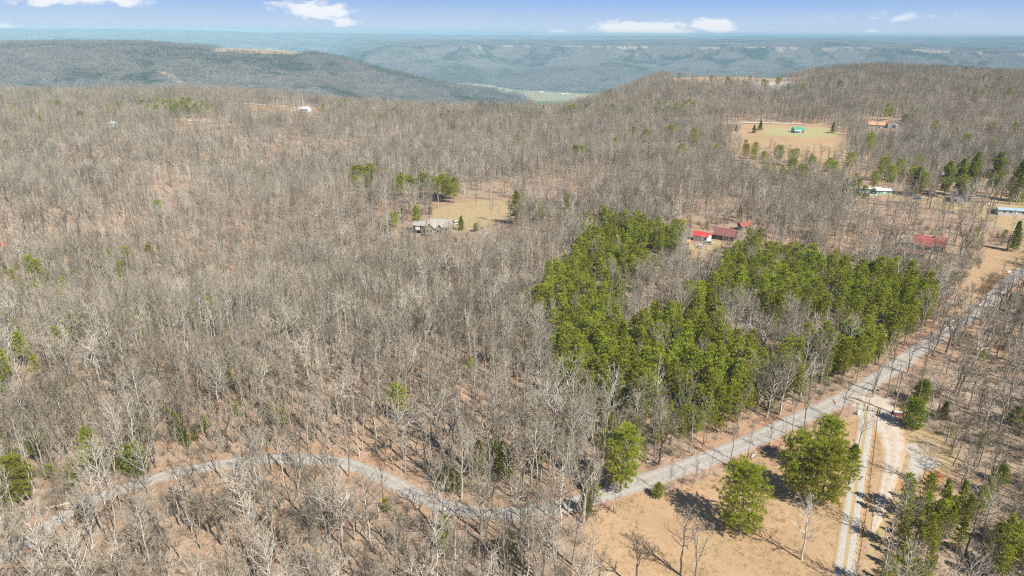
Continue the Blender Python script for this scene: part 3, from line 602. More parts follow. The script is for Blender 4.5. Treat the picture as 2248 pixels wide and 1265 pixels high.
def in_pines(x, y, z, hgt=8.0):
    u, v = proj(x, y, z + hgt); res = np.full(x.shape, -1)
    for i, p in enumerate(PINES.values()): res[inpoly(u, v, p)] = i
    return res

# stray pines through the woods
def strays(poly, n, seed):
    g = np.random.default_rng(seed); P = np.array(poly, float); o = []
    while len(o) < n:
        u, v = g.uniform(P[:, 0].min(), P[:, 0].max()), g.uniform(P[:, 1].min(), P[:, 1].max())
        if inpoly(np.array([u]), np.array([v]), poly)[0]: o.append((u, v))
    return o
stray_px = (strays([(1340, 300), (1560, 290), (1580, 370), (1350, 360)], 16, 1) + strays([(1610, 345), (1800, 350), (1850, 400), (1780, 440), (1620, 400)], 24, 2) + strays([(1180, 255), (1500, 240), (1560, 262), (1200, 266)], 22, 3)
  + strays([(1400, 168), (1900, 150), (2240, 165), (2240, 225), (1800, 215), (1480, 185)], 60, 4) + strays([(310, 245), (350, 232), (480, 250), (480, 262), (320, 262)], 60, 5) + strays([(900, 420), (1000, 432), (1000, 448), (880, 440)], 24, 6)
  + strays([(780, 405), (830, 400), (830, 418), (780, 425)], 12, 7) + strays([(0, 215), (300, 215), (300, 300), (0, 310)], 12, 8) + strays([(700, 230), (1150, 245), (1150, 290), (700, 270)], 18, 9) + strays([(1850, 300), (2240, 290), (2240, 345), (1880, 345)], 10, 10)
  + strays([(1850, 370), (2030, 375), (2030, 470), (1850, 450)], 14, 11) + strays([(0, 560), (350, 560), (300, 760), (0, 880)], 26, 12) + strays([(1180, 470), (1260, 480), (1240, 520), (1180, 510)], 3, 13) + strays([(1100, 655), (1215, 690), (1210, 740), (1150, 730)], 5, 14)
  + strays([(1240, 890), (1620, 880), (1600, 960), (1400, 985), (1230, 980)], 62, 15) + strays([(1940, 250), (2010, 250), (2010, 270), (1940, 270)], 8, 16) + strays([(1660, 880), (1780, 830), (1960, 740), (2060, 680), (2070, 700), (1960, 780), (1780, 850), (1680, 885)], 22, 17)
  + [(877, 925), (1033, 835), (266, 645), (270, 628), (175, 762), (370, 702), (467, 727), (1262, 362), (1275, 362), (1135, 330), (2105, 335), (2112, 325), (790, 340), (862, 510), (870, 500), (1240, 480), (985, 270), (1013, 275), (20, 345), (350, 480)])
sp_ = np.array([np.append(gp(*p), p) for p in stray_px]); stray = np.column_stack([sp_, np.full(len(sp_), -1)])
STRAYW = [(p[0], p[1], 4.5 if math.hypot(p[0], p[1]) > 430 else 2.5) for p in sp_ if math.hypot(p[0], p[1]) > 150]
VIEW = ['meadow', 'barnfield', 'redyard', 'yard', 'ridgeyard', 'bluff', 'clump2', 'farline', 'barnfield2', 'drivepad']
VRECT = [(915, 474, 1012, 505, .75), (1520, 505, 1562, 532, .95), (1562, 500, 1618, 524, .65), (1612, 490, 1645, 508, .7), (2000, 512, 2070, 560, .55), (2180, 445, 2300, 478, .95), (1880, 400, 1960, 428, .75), (2080, 412, 2130, 445, .8), (1730, 270, 1775, 300, 1), (1900, 255, 1980, 285, .85), (655, 228, 690, 246, 1), (242, 270, 260, 282, .35), (1480, 160, 1500, 170, 1), (1545, 268, 1745, 274, .5), (380, 258, 500, 268, .6), (1870, 425, 2130, 445, .6)]
RV = [([(2135, 600), (2180, 575), (2240, 585), (2215, 625), (2160, 665), (2110, 690)], .85), ([(60, 1180), (190, 1092), (300, 1052), (420, 1022), (545, 1004), (545, 1020), (420, 1044), (310, 1072), (200, 1112), (70, 1205)], .72), ([(745, 1005), (800, 1018), (900, 1072), (1050, 1126), (1050, 1146), (940, 1118), (850, 1068), (745, 1020)], .75),
      ([(1370, 1060), (1560, 992), (1740, 912), (1880, 845), (2060, 725), (2075, 745), (1960, 830), (1900, 880), (1750, 940), (1570, 1020), (1390, 1085)], .6), ([(2060, 715), (2180, 650), (2230, 605), (2245, 615), (2190, 670), (2075, 745)], .35), ([(1865, 870), (1950, 860), (1990, 960), (1975, 1060), (1930, 1130), (1900, 1050), (1880, 930)], .8), ([(1880, 930), (1920, 930), (1885, 1265), (1835, 1265)], .85)]
def hides(x, y, z):
    w = np.zeros(x.shape)
    for hh in (2, 6, 10, 13):
        u, v = proj(x, y, z + hh)
        for k in VIEW: w = np.maximum(w, {'meadow': .92, 'barnfield': .62, 'yard': .9, 'redyard': .85, 'bluff': .85}.get(k, .5) * inpoly(u, v, POLY[k]))
        for a, b, c, d, f in VRECT: w = np.maximum(w, f * ((u > a) & (u < c) & (v > b) & (v < d)))
        for q, f in RV: w = np.maximum(w, f * inpoly(u, v, q))
    return G.random(x.shape) < w
# bare trees
trees = []
for s, a, b in ((3.55, 80, 430), (4.1, 430, 760)):
    x, y, z, u, v = grid(s, a, b); k = ~(blocked(x, y) | clearing(x, y)); keep = np.ones(x.shape)
    for poly, f in SPARSE: keep[inpoly(u, v, poly)] = f
    pz = in_pines(x, y, z); keep[pz >= 0] = .09; keep[pz >= 3] = .2
    dens = vnoise(x, y, 26, 91) * .6 + vnoise(x, y, 9, 92) * .4; keep *= np.clip(.16 + 1.75 * dens, 0, 1.05) * (1 - .45 * sstep(.55, .75, vnoise(x, y, 70, 401)) * ((u < 1000) & (v < 900) & (v > 280)))
    k &= G.random(x.shape) < keep; k &= ~hides(x, y, z)
    for p_ in STRAYW: k &= np.hypot(x - p_[0], y - p_[1]) > p_[2]
    trees.append(np.stack([x, y, z, u, v], -1)[k])
tt = np.gradient(road, axis=0); tt /= np.linalg.norm(tt, axis=1)[:, None]; g_ = np.random.default_rng(77); ru, rv_ = proj(road[:, 0], road[:, 1], zfun(road[:, 0], road[:, 1])); ii = [i for i in range(0, len(road), 2) if (1395 < ru[i] < 1890 and g_.random() < .62) or (1995 < ru[i] < 2260 and g_.random() < .5)]
vx = np.array([[road[i, 0] + tt[i, 1] * o, road[i, 1] - tt[i, 0] * o] for i in ii for o in [g_.uniform(4.0, 6.8)]]); vz = zfun(vx[:, 0], vx[:, 1]); vu, vv = proj(vx[:, 0], vx[:, 1], vz); nV = len(vx)
trees.append(np.stack([vx[:, 0], vx[:, 1], vz, vu, vv], -1)); trees = np.vstack(trees); nT = len(trees)
wts = np.array([.23, .19, .12, .03, .06, .1, .09, .06, .05, .025, .05, .05]); sel = G.choice(len(HW), nT, p=wts / wts.sum()); scl = G.uniform(.75, 1.22, nT) * (.88 + .26 * vnoise(trees[:, 0], trees[:, 1], 55, 97))
gv = vnoise(trees[:, 0], trees[:, 1], 48, 95) * .7 + vnoise(trees[:, 0], trees[:, 1], 17, 96) * .3; q = G.random(nT)
sel = np.where((gv > .62) & (q < .55), G.choice([5, 8, 9, 7], nT), sel); sel = np.where((gv < .36) & (q < .5), G.choice([1, 3, 6, 2, 4], nT), sel)
fe = inpoly(trees[:, 3], trees[:, 4], [(1180, 860), (1700, 850), (1960, 780), (1960, 800), (1700, 900), (1400, 1030), (1150, 1080)]) | ((trees[:, 4] > 1060) & (trees[:, 3] < 1300)); sel = np.where(fe & (G.random(nT) < np.where(trees[:, 3] > 1180, .28, .10)), G.choice([3, 9, 9, 6, 2], nT), sel); rzs = G.uniform(0, 6.283, nT); tl = G.normal(0, .045, (nT, 2))
sel[-nV:] = np.where(trees[-nV:, 3] > 1950, np.random.default_rng(3).choice([5, 8, 4, 0, 2], nV), np.random.default_rng(3).choice([10, 11, 5, 0], nV)); scl[-nV:] *= np.where(trees[-nV:, 3] > 1950, 1.0, .78)
# lone bare trees placed one by one: (u, v, form, scale, label)
LONE = [(1760, 1230, 9, 1.02, 'white-barked leafless tree alone on the tan field beside the driveway'), (1493, 1262, 4, 1.02, 'tall grey leafless tree with steep limbs at the bottom of the tan field'),
        (1524, 1285, 6, 1.05, 'fan-limbed grey tree at the bottom edge of the tan field'), (1395, 1290, 8, .9, 'dark broad leafless tree casting a long shadow over the tan field'),
        (1884, 985, 6, .72, 'small dark leafless tree close beside the top of the driveway'), (1352, 1128, 2, .62, 'short pale forked tree at the upper left corner of the tan field'),
        (1728, 352, 4, .85, 'dark open leafless tree inside the barn field'), (1080, 485, 4, .9, 'spreading leafless tree in the middle of the house meadow'), (1043, 458, 5, .7, 'small leafless tree at the rear edge of the house meadow'),
        (938, 488, 4, 1.15, 'large domed leafless tree just behind the stone house'), (1698, 335, 8, .7, 'small dark leafless tree on the left of the barn field'), (2235, 745, 8, 1.0, 'dark leafless tree at the right beside the paved road'),
        (2105, 760, 4, .9, 'broad leafless tree overhanging the right side of the paved road'), (1720, 872, 3, .85, 'white-limbed leafless tree leaning over the road from the pine stand'), (1855, 800, 9, 1.1, 'large white-limbed tree at the right corner of the pine stand')]
# pines
pts = []
for s, a, b in ((3.0, 80, 420),):
    x, y, z, u, v = grid(s, a, b); pz = in_pines(x, y, z); k = (pz >= 0) & ~blocked(x, y, .5)
    gap = vnoise(x, y, 14, 55) * .5 + vnoise(x, y, 40, 56) * .5; k &= (pz >= 3) | (G.random(x.shape) < np.clip(1.25 - 1.2 * sstep(.56, .76, gap), .12, 1)); pts.append(np.stack([x, y, z, u, v, pz], -1)[k])
pins = np.vstack(pts + [stray]); nP = len(pins); psel = G.choice(4, nP, p=[.38, .22, .2, .2]); psel = np.where((pins[:, 5] >= 3) & (G.random(nP) < .5), 3, psel); pscl = G.uniform(.68, 1.16, nP) * np.where(pins[:, 5] >= 3, .8, 1); prz = G.uniform(0, 6.283, nP)
psel[nP - len(sp_):] = np.where(G.random(len(sp_)) < np.where(np.hypot(sp_[:, 0], sp_[:, 1]) > 380, .75, .15), 4, psel[nP - len(sp_):])
frt = inpoly(sp_[:, 3], sp_[:, 4], [(1200, 850), (1700, 840), (1660, 960), (1400, 1010), (1200, 1010)]); psel[nP - len(sp_):] = np.where(frt & (G.random(len(sp_)) < .7), 3, psel[nP - len(sp_):]); pscl[nP - len(sp_):] *= np.where(frt, .62, 1)
pscl[nP - len(sp_):] *= np.where(np.hypot(sp_[:, 0], sp_[:, 1]) > 430, G.uniform(1.0, 1.45, len(sp_)) / np.maximum(pscl[nP - len(sp_):], .8) * .9, .95)

# ------------------------------------------------------------------ individuals
ORD = ['first', 'second', 'third', 'fourth', 'fifth', 'sixth', 'seventh', 'eighth', 'ninth', 'tenth', 'eleventh', 'twelfth', 'thirteenth', 'fourteenth', 'fifteenth', 'sixteenth', 'seventeenth', 'eighteenth', 'nineteenth', 'twentieth']
ORD += ['twenty-' + o for o in ORD[:9]] + ['thirtieth'] + ['thirty-' + o for o in ORD[:9]] + ['fortieth'] + ['forty-' + o for o in ORD[:9]]
road_u = np.array([p[0] for p in ROADPX]); road_v = np.array([p[1] for p in ROADPX])
def zone(u, v):
    rv = np.interp(u, road_u, road_v)
    if v > rv:
        if u < 480: return 'below the lower left road'
        if u < 860: return 'below the top of the road bend'
        if u < 1330: return 'below the dip of the road bend'
        if u < 1930: return 'beside the tan field'
        return 'on the slope right of the lane' if v > 900 else 'right of the paved road'
    if u < 300: return 'above the lower left road'
    if u < 620: return 'above the rising left road'
    if u < 860: return 'behind the top of the road bend'
    if u < 1200: return 'behind the dip of the road bend'
    if u < 1600: return 'between the pine stand and the road'
    return 'beside the right pines'
def place_tree(name, f, loc, rz, sc_, tilt=(0, 0)):
    e = empty(name, loc, rz); e.scale = (sc_, sc_, sc_); e.rotation_euler = (tilt[0], tilt[1], rz)
    t = bpy.data.objects.new('trunk', f['trunk']); c = bpy.data.objects.new('crown', f['crown'])
    for o in (t, c): COL.objects.link(o); o.parent = e
    return e
def labelled(items, cat, noun, tmpl):
    """items: (obj, adj, zone, u); gives every tree of the same look and place its rank from the left"""
    d = {}
    for it in items: d.setdefault((it[1], it[2]), []).append(it)
    for (adj, zn), L in d.items():
        L.sort(key=lambda t: t[3])
        for i, it in enumerate(L):
            lab = f'{adj} {noun} {zn}' if len(L) == 1 else f'{adj} {noun} {zn}, {ORD[i]} from left'
            tag(it[0], lab, cat, tmpl)
infr = (trees[:, 3] > 2) & (trees[:, 3] < 2246) & (proj(trees[:, 0], trees[:, 1], trees[:, 2] + 9)[1] < 1262)
dist = np.where(infr, np.hypot(np.hypot(trees[:, 0], trees[:, 1]), H), 1e9) / (scl * np.array([14.5, 15.5, 14.5, 17, 17, 13.5, 15, 12.5, 15, 16, 8.5, 10])[sel])
order = np.argsort(dist); indiv = set(order[:300 - len(LONE)].tolist()); items = []
for i in sorted(indiv):
    f = HW[sel[i]]; e = place_tree('bare_tree', f, trees[i, :3], rzs[i], scl[i], tl[i]); items.append((e, (('short ' if scl[i] < .88 else 'tall ' if scl[i] > 1.03 else '') if 'young' not in f['adj'] else '') + f['adj'], zone(trees[i, 3], trees[i, 4]), trees[i, 3]))
labelled(items, 'tree', 'bare tree', 'leafless hardwood trees of the woods')
for k, (u, v, fi, s, lab) in enumerate(LONE):
    e = place_tree('bare_tree', HW[fi], gp(u, v), 1.3 + k * 2.1, s, (0, 0)); tag(e, lab, 'tree', 'leafless trees standing apart')
pin_in = (pins[:, 3] > 2) & (pins[:, 3] < 2246); pd = np.where(pin_in, np.hypot(np.hypot(pins[:, 0], pins[:, 1]), H), 1e9) / pscl
BIGL = [(1622, 1168, 0, 1.0, .4, 'broad dome-crowned pine alone on the tan field'), (1742, 1092, 1, .95, 2.0, 'left pine of the dense clump on the tan field'), (1800, 1112, 0, 1.0, 1.1, 'front pine of the clump beside the driveway'),
        (1806, 1045, 1, .9, 3.0, 'rear dome-topped pine of the clump beside the driveway'), (1862, 1066, 2, .72, 4.0, 'thin ragged pine between the clump and the driveway'), (1362, 1080, 1, .98, 5.0, 'tall pine where the road leaves the pine stand'),
        (48, 1112, 1, .72, 1.0, 'round green pine near the lower left end of the road'), (207, 1042, 2, .82, 2.2, 'tall olive pine above the lower left stretch of road'), (84, 1012, 2, .62, 3.3, 'thin olive pine in the far left woods above the road'),
        (1132, 492, 2, 1.25, .3, 'tall dark pine at the right end of the house meadow'), (915, 508, 2, 1.0, 2.3, 'pine standing before the left wing of the stone house'), (882, 432, 2, 1.1, 4.3, 'layered dark pine behind the house woods'), (1243, 1030, 2, .5, 2.0, 'small pine behind the road dip right of the cedars')]
order = np.argsort(pd); pindiv = set(order[:300 - len(BIGL)].tolist()); items = []; zn = list(PINES)
for i in sorted(pindiv):
    f = PN[psel[i]]; e = place_tree('pine_tree', f, pins[i, :3], prz[i], pscl[i]); k = int(pins[i, 5])
    if k >= 0:
        third = ''
        if k in (1, 2):
            U = pins[i, 3]; q = np.array(list(PINES.values())[k])[:, 0]; third = ['left part of the ', 'middle of the ', 'right part of the '][min(2, int(3 * (U - q.min()) / (q.max() - q.min() + 1)))]
        z_ = 'in the ' + third + zn[k]
    else: z_ = zone(pins[i, 3], pins[i, 4])
    items.append((e, ('short ' if pscl[i] < .88 else 'tall ' if pscl[i] > 1.02 else '') + f['adj'], z_, pins[i, 3]))
labelled(items, 'pine tree', 'pine', 'green pines of the stand and woods')
for (u, v, fi, s, rz, lab) in BIGL: tag(place_tree('pine_tree', BIG[fi], gp(u, v), rz, s), lab, 'pine tree', 'large pines standing out from the woods')
CED = [(1287, 1130, 0, 1.05, 'dense cedar at the left corner of the tan field'), (1443, 1092, 1, .62, 'small bushy cedar between the road and the tan field'), (995, 1078, 1, 1.1, 'bushy cedar behind the dip of the road bend, left one'), (1050, 1040, 0, 1.35, 'tall cedar behind the dip of the road bend, middle one'),
       (1108, 1045, 0, 1.4, 'tall cedar behind the dip of the road bend, right one'), (1085, 1012, 0, 1.1, 'rear cedar behind the dip of the road bend'), (1300, 1085, 0, 1.0, 'dark cedar where the road passes out of sight'), (2000, 938, 1, 1.45, 'big olive cedar beside the gravel lane entrance'), (2018, 885, 1, 1.2, 'dark cedar behind the utility pole'),
       (2068, 920, 0, .8, 'small cedar right of the big olive one'), (303, 1040, 1, 1.35, 'wide low cedar above the left stretch of road'), (262, 1035, 0, .95, 'small cedar left of the wide low one by the road'), (392, 962, 0, 1.15, 'lone cedar in the woods above the left stretch of road'), (181, 1146, 0, .7, 'narrow cedar on the near edge of the left road'),
       (962, 1062, 1, .6, 'low cedar bush at the left of the cedars by the bend'), (1655, 292, 0, 1.3, 'dark round cedar at the left of the barn field'), (1615, 288, 0, 1.0, 'small dark cedar in the corner of the barn field'), (1668, 286, 0, 1.5, 'taller cedar by the road behind the barn field'),
       (2215, 685, 0, 1.1, 'cedar at the right of the paved road'), (2192, 1060, 1, .8, 'cedar bush in the right corner thicket'), (1185, 485, 1, 1.3, 'bushy cedar right of the house meadow'), (1012, 505, 0, 1.2, 'small cedar at the front of the house meadow'), (1045, 508, 1, .8, 'olive cedar in front of the meadow'),
       (1868, 268, 1, 1.6, 'dark evergreen left of the rust-roofed houses'), (1985, 275, 1, 2.0, 'broad evergreen right of the rust-roofed houses'), (2215, 930, 1, .5, 'small evergreen bush on the far right slope')]
for k, (u, v, fi, s, lab) in enumerate(CED): tag(place_tree('cedar_tree', CD[fi], gp(u, v), k * 1.7, s), lab, 'cedar tree', 'cedars and evergreen bushes')
for k, (u, v, f, s, nm, lab) in enumerate([(2222, 552, SPR, 1.0, 'spruce_tree', 'yellow-green spruce beside the yard at the right edge'), (2070, 434, WP, 1.0, 'white_pine_tree', 'tall white pine behind the dark-roofed house, left one'), (2100, 432, WP, 1.05, 'white_pine_tree', 'tall white pine directly behind the dark-roofed house'),
      (2135, 398, WP2, 1.0, 'white_pine_tree', 'white pine set back behind the row of dark pines'), (2176, 428, WP, 1.2, 'white_pine_tree', 'tallest layered white pine near the mobile home'), (2230, 444, WP2, 1.3, 'white_pine_tree', 'broad dark pine at the right edge behind the mobile home'), (2008, 428, WP2, .85, 'white_pine_tree', 'lone dark evergreen left of the white pines'),
      (2122, 428, WP2, 1.0, 'white_pine_tree', 'white pine right of the dark-roofed house'), (1828, 292, WP2, .55, 'white_pine_tree', 'dark pine at the right end of the barn field'), (1855, 440, WP, .6, 'white_pine_tree', 'thin pine left of the blue and green mobile home')]):
    tag(place_tree(nm, f, gp(u, v), k * 2.2, s), lab, 'spruce tree' if nm[0] == 's' else 'pine tree', 'tall evergreens at the right' if nm[0] == 'w' else None)

# ------------------------------------------------------------------ stuff: the rest of the woods, drawn with geometry nodes
def stuff(name, meshes, P, idx, rz, s, tilt, label, cat=None):
    col = bpy.data.collections.new(name + ' forms')
    for k, me in enumerate(meshes): o = bpy.data.objects.new('%s_form.%03d' % (name, k + 1), me); col.objects.link(o)
    me = bpy.data.meshes.new(name); me.vertices.add(len(P)); me.vertices.foreach_set('co', np.asarray(P, np.float32).reshape(-1))
    rot = np.stack([tilt[:, 0], tilt[:, 1], rz], -1).astype(np.float32)
    a = me.attributes.new('pick', 'INT', 'POINT'); a.data.foreach_set('value', np.asarray(idx, np.int32))
    a = me.attributes.new('size', 'FLOAT', 'POINT'); a.data.foreach_set('value', np.asarray(s, np.float32))
    a = me.attributes.new('turn', 'FLOAT_VECTOR', 'POINT'); a.data.foreach_set('vector', rot.reshape(-1)); me.update()
    o = link(name, me); tag(o, label, cat, None, 'stuff')
    ng = bpy.data.node_groups.new(name, 'GeometryNodeTree'); ng.interface.new_socket('Geometry', in_out='INPUT', socket_type='NodeSocketGeometry'); ng.interface.new_socket('Geometry', in_out='OUTPUT', socket_type='NodeSocketGeometry')
    N = NT(ng); gi = N.node('NodeGroupInput'); go = N.node('NodeGroupOutput'); ip = N.node('GeometryNodeInstanceOnPoints'); ci = N.node('GeometryNodeCollectionInfo')
    ci.inputs['Collection'].default_value = col; ci.inputs['Separate Children'].default_value = True; ci.inputs['Reset Children'].default_value = True
    def attr(nm, t): n = N.node('GeometryNodeInputNamedAttribute', data_type=t); n.inputs['Name'].default_value = nm; return next(q for q in n.outputs if q.enabled and q.name == 'Attribute')
    N.l.new(gi.outputs[0], ip.inputs['Points']); N.l.new(ci.outputs[0], ip.inputs['Instance']); ip.inputs['Pick Instance'].default_value = True
    N.l.new(attr('pick', 'INT'), ip.inputs['Instance Index']); N.l.new(attr('turn', 'FLOAT_VECTOR'), ip.inputs['Rotation']); N.l.new(attr('size', 'FLOAT'), ip.inputs['Scale'])
    N.l.new(ip.outputs[0], go.inputs[0]); md = o.modifiers.new('scatter', 'NODES'); md.node_group = ng; return o
rest = np.array([i for i in range(nT) if i not in indiv])
stuff('bare_woods', [f['joined'] for f in HW], trees[rest, :3], sel[rest], rzs[rest], scl[rest], tl[rest], 'leafless grey hardwood woods covering the plateau', 'woods')
prest = np.array([i for i in range(nP) if i not in pindiv])
stuff('pine_woods', [f['joined'] for f in PN], pins[prest, :3], psel[prest], prz[prest], pscl[prest], np.zeros((len(prest), 2)), 'green pines filling the rear of the stand and the distant woods', 'woods')
# clusters for the woods beyond 760 m and on the far ridge
def cluster(seed, n, span, mats, low, ever=False, base=None, hs=1.0):
    g = np.random.default_rng(seed); J = M()
    for i in range(n):
        T, C = low[g.integers(len(low))]; a = g.uniform(0, 6.28); rr = span * math.sqrt(g.random()); mt = Matrix.Translation((rr * math.cos(a), rr * math.sin(a), 0)) @ Matrix.Rotation(g.uniform(0, 6.28), 4, 'Z') @ Matrix.Scale(g.uniform(.8, 1.2) * hs, 4)
        J.join(T, mt, 0); J.join(C, mt, 1)
    return J.mesh('distant_tree_cluster', mats)
lows = [lowtree(60 + i) for i in range(4)]
cls = [cluster(70 + i, 8, 8, [MT[a], MT[b]], lows) for i, (a, b) in enumerate((('bark_grey', 'twig_grey'), ('bark_pale', 'twig_grey'), ('bark_dark', 'twig_dark'), ('bark_grey', 'twig_pale')))]
x, y, z, u, v = grid(11.0, 760, 1620); k = ~(blocked(x, y, 4) | clearing(x, y)) & (G.random(x.shape) < .97) & ~hides(x, y, z); x, y, z = x[k], y[k], z[k]; n = len(x)
stuff('distant_woods', cls, np.stack([x, y, z], -1), G.choice(4, n, p=[.35, .2, .3, .15]), G.uniform(0, 6.28, n), G.uniform(.85, 1.15, n), np.zeros((n, 2)), 'distant grey-brown bare woods up to the plateau rim', 'woods')
def blob(seed):
    g = np.random.default_rng(seed); C = M(); T = M(); T.tube([(0, 0, -2), (0, 0, 9)], [.3, .2], 3)
    for i in range(16):
        a = g.uniform(0, 6.28); zz = g.uniform(4, 12.5); rr = 3.2 * math.sqrt(max(.05, 1 - ((zz - 8) / 5.5) ** 2)) * g.uniform(.4, 1); p = np.array([rr * math.cos(a), rr * math.sin(a), zz]); v1 = unit(g.normal(0, 1, 3)) * .9; v2 = unit(np.cross(v1, g.normal(0, 1, 3))) * .5
        C.add([p - v1, p + v2, p + v1 + np.array([0, 0, 1.2])], [(0, 1, 2)])
    return T, C
blobs = [blob(80 + i) for i in range(3)]
MT['far_twig'] = barkmat('far_twigs', (.33, .30, .265), (.22, .20, .175))
fcl = [cluster(90 + i, 20, 32, [MT['bark_dark'], MT['far_twig'] if i < 3 else MT['pine_far']], blobs) for i in range(4)]
x, y, z, u, v = grid(42, 1620, 6500); rr = np.hypot(x, y); k = ~inpoly(x, y, GPOLY['ridgeclear']) & ~inpoly(x, y, GPOLY['ridgeclear2']) & ~inpoly(x, y, GPOLY['valley']) & ~inpoly(x, y, GPOLY['valleygreen']) & (v < 260)
x, y, z = x[k], y[k], z[k]; n = len(x); grn = fbm(x, y, 500, 71, 4) > .22; pk = np.where(grn & (G.random(n) < .7), 3, G.integers(0, 3, n))
stuff('ridge_woods', fcl, np.stack([x, y, z - 1], -1), pk, G.uniform(0, 6.28, n), G.uniform(.9, 1.2, n), np.zeros((n, 2)), 'hazy blue-grey woods on the ridge and valley beyond', 'woods')
# undergrowth
ug = [bush(101, 2.3, 60), bush(102, 1.6, 50), bush(103, 3.0, 60, .02, 1.4)]
ugm = [b.mesh('brush', MT[t]) for b, t in zip(ug, ('twig_dark', 'twig_grey', 'twig_dark'))]
gT, gC = pine(104, 2.4, .05, 1.0, 26, 3, 6, .26, .055, 2.0, 0, 'round', .04); J = M(); J.join(gT, None, 0); J.join(gC, None, 1); ugm.append(J.mesh('evergreen_sapling', [MT['bark_dark'], MT['shrub']]))
def debris(seed, n, R_, w):
    g = np.random.default_rng(seed); C = M()
    for _ in range(n):
        p = np.array([g.normal(0, R_), g.normal(0, R_), g.uniform(.02, .12)]); a = g.uniform(0, 6.28); l = g.uniform(.3, 1.6); d = np.array([math.cos(a), math.sin(a), g.uniform(-.03, .14)]); s_ = np.array([-math.sin(a), math.cos(a), .2]) * w * g.uniform(.5, 1.5); C.add([p - s_, p + s_, p + d * l], [(0, 1, 2)])
    return C
dbm = [debris(121, 26, .8, .03).mesh('fallen_sticks', MT['bark_pale']), debris(122, 30, .7, .05).mesh('dead_leaves', MT['bark_dark']), debris(123, 24, .9, .035).mesh('fallen_sticks', MT['twig_grey'])]
x, y, z, u, v = grid(2.1, 85, 300); k = ~(blocked(x, y, .3) | clearing(x, y)) & (G.random(x.shape) < .5); x, y, z = x[k], y[k], z[k]; n = len(x)
stuff('forest_litter', dbm, np.stack([x, y, z], -1), G.choice(3, n, p=[.25, .45, .3]), G.uniform(0, 6.28, n), G.uniform(.6, 1.6, n), np.zeros((n, 2)), 'fallen sticks and dark leaf clumps on the woodland floor', 'litter')
x, y, z, u, v = grid(2.8, 80, 420); k = ~(blocked(x, y, .6) | clearing(x, y)); dn = vnoise(x, y, 22, 93) * .6 + vnoise(x, y, 7, 94) * .4; k &= G.random(x.shape) < np.clip((dn - .27) * 1.8, .06, .85); x, y, z, u, v = (q[k] for q in (x, y, z, u, v)); n = len(x)
near_pine = in_pines(x, y, z, 4) >= 0; edge = inpoly(u, v, [(1180, 850), (1700, 850), (2060, 680), (2070, 720), (1700, 900), (1400, 1000), (1180, 980)])
pk = G.choice(4, n, p=[.4, .3, .27, .03]); pk[(near_pine | edge) & (G.random(n) < .6)] = 3; leftg = inpoly(u, v, [(-200, 560), (330, 600), (420, 1010), (0, 1150), (-200, 1200)]); pk[leftg & (G.random(n) < .2)] = 3
stuff('undergrowth', ugm, np.stack([x, y, z], -1), pk, G.uniform(0, 6.28, n), G.uniform(.6, 1.5, n) * np.where(pk == 3, 1.35, 1), np.zeros((n, 2)), 'twiggy brown brush and saplings under the trees', 'undergrowth')


gr = [bush(111, .42, 26, .012, .8), bush(112, .3, 22, .012, 1.2)]; MT['dry_grass'] = barkmat('dry_grass_blades', (.62, .46, .27), (.44, .30, .16)); MT['olive_grass'] = barkmat('olive_grass_blades', (.40, .36, .15), (.27, .24, .10))
x, y, z, u, v = grid(.8, 90, 215); ok = np.zeros(x.shape, bool)
for kk in ('field', 'strip', 'bank'): ok |= sdist(x, y, GPOLY[kk]) > -2.5
ok |= (sdist(x, y, road[::4], False) < 5.5)
ok &= (sdist(x, y, road[::4], False) > 2.9) & (sdist(x, y, drive[::4], False) > 1.9) & (sdist(x, y, lane[::4], False) > 2.6) & (G.random(x.shape) < np.clip(.15 + 1.1 * (vnoise(x, y, 6, 98) - .35), .04, .7))
x, y, z = x[ok], y[ok], z[ok]; n = len(x)
stuff('dry_grass', [gr[0].mesh('grass_tuft', MT['dry_grass']), gr[1].mesh('grass_tuft', MT['dry_grass']), gr[1].mesh('grass_tuft', MT['olive_grass'])], np.stack([x, y, z], -1), G.choice(3, n, p=[.5, .38, .12]), G.uniform(0, 6.28, n), G.uniform(.6, 1.4, n), np.zeros((n, 2)), 'dry tan grass tufts on the field and verges', 'grass')

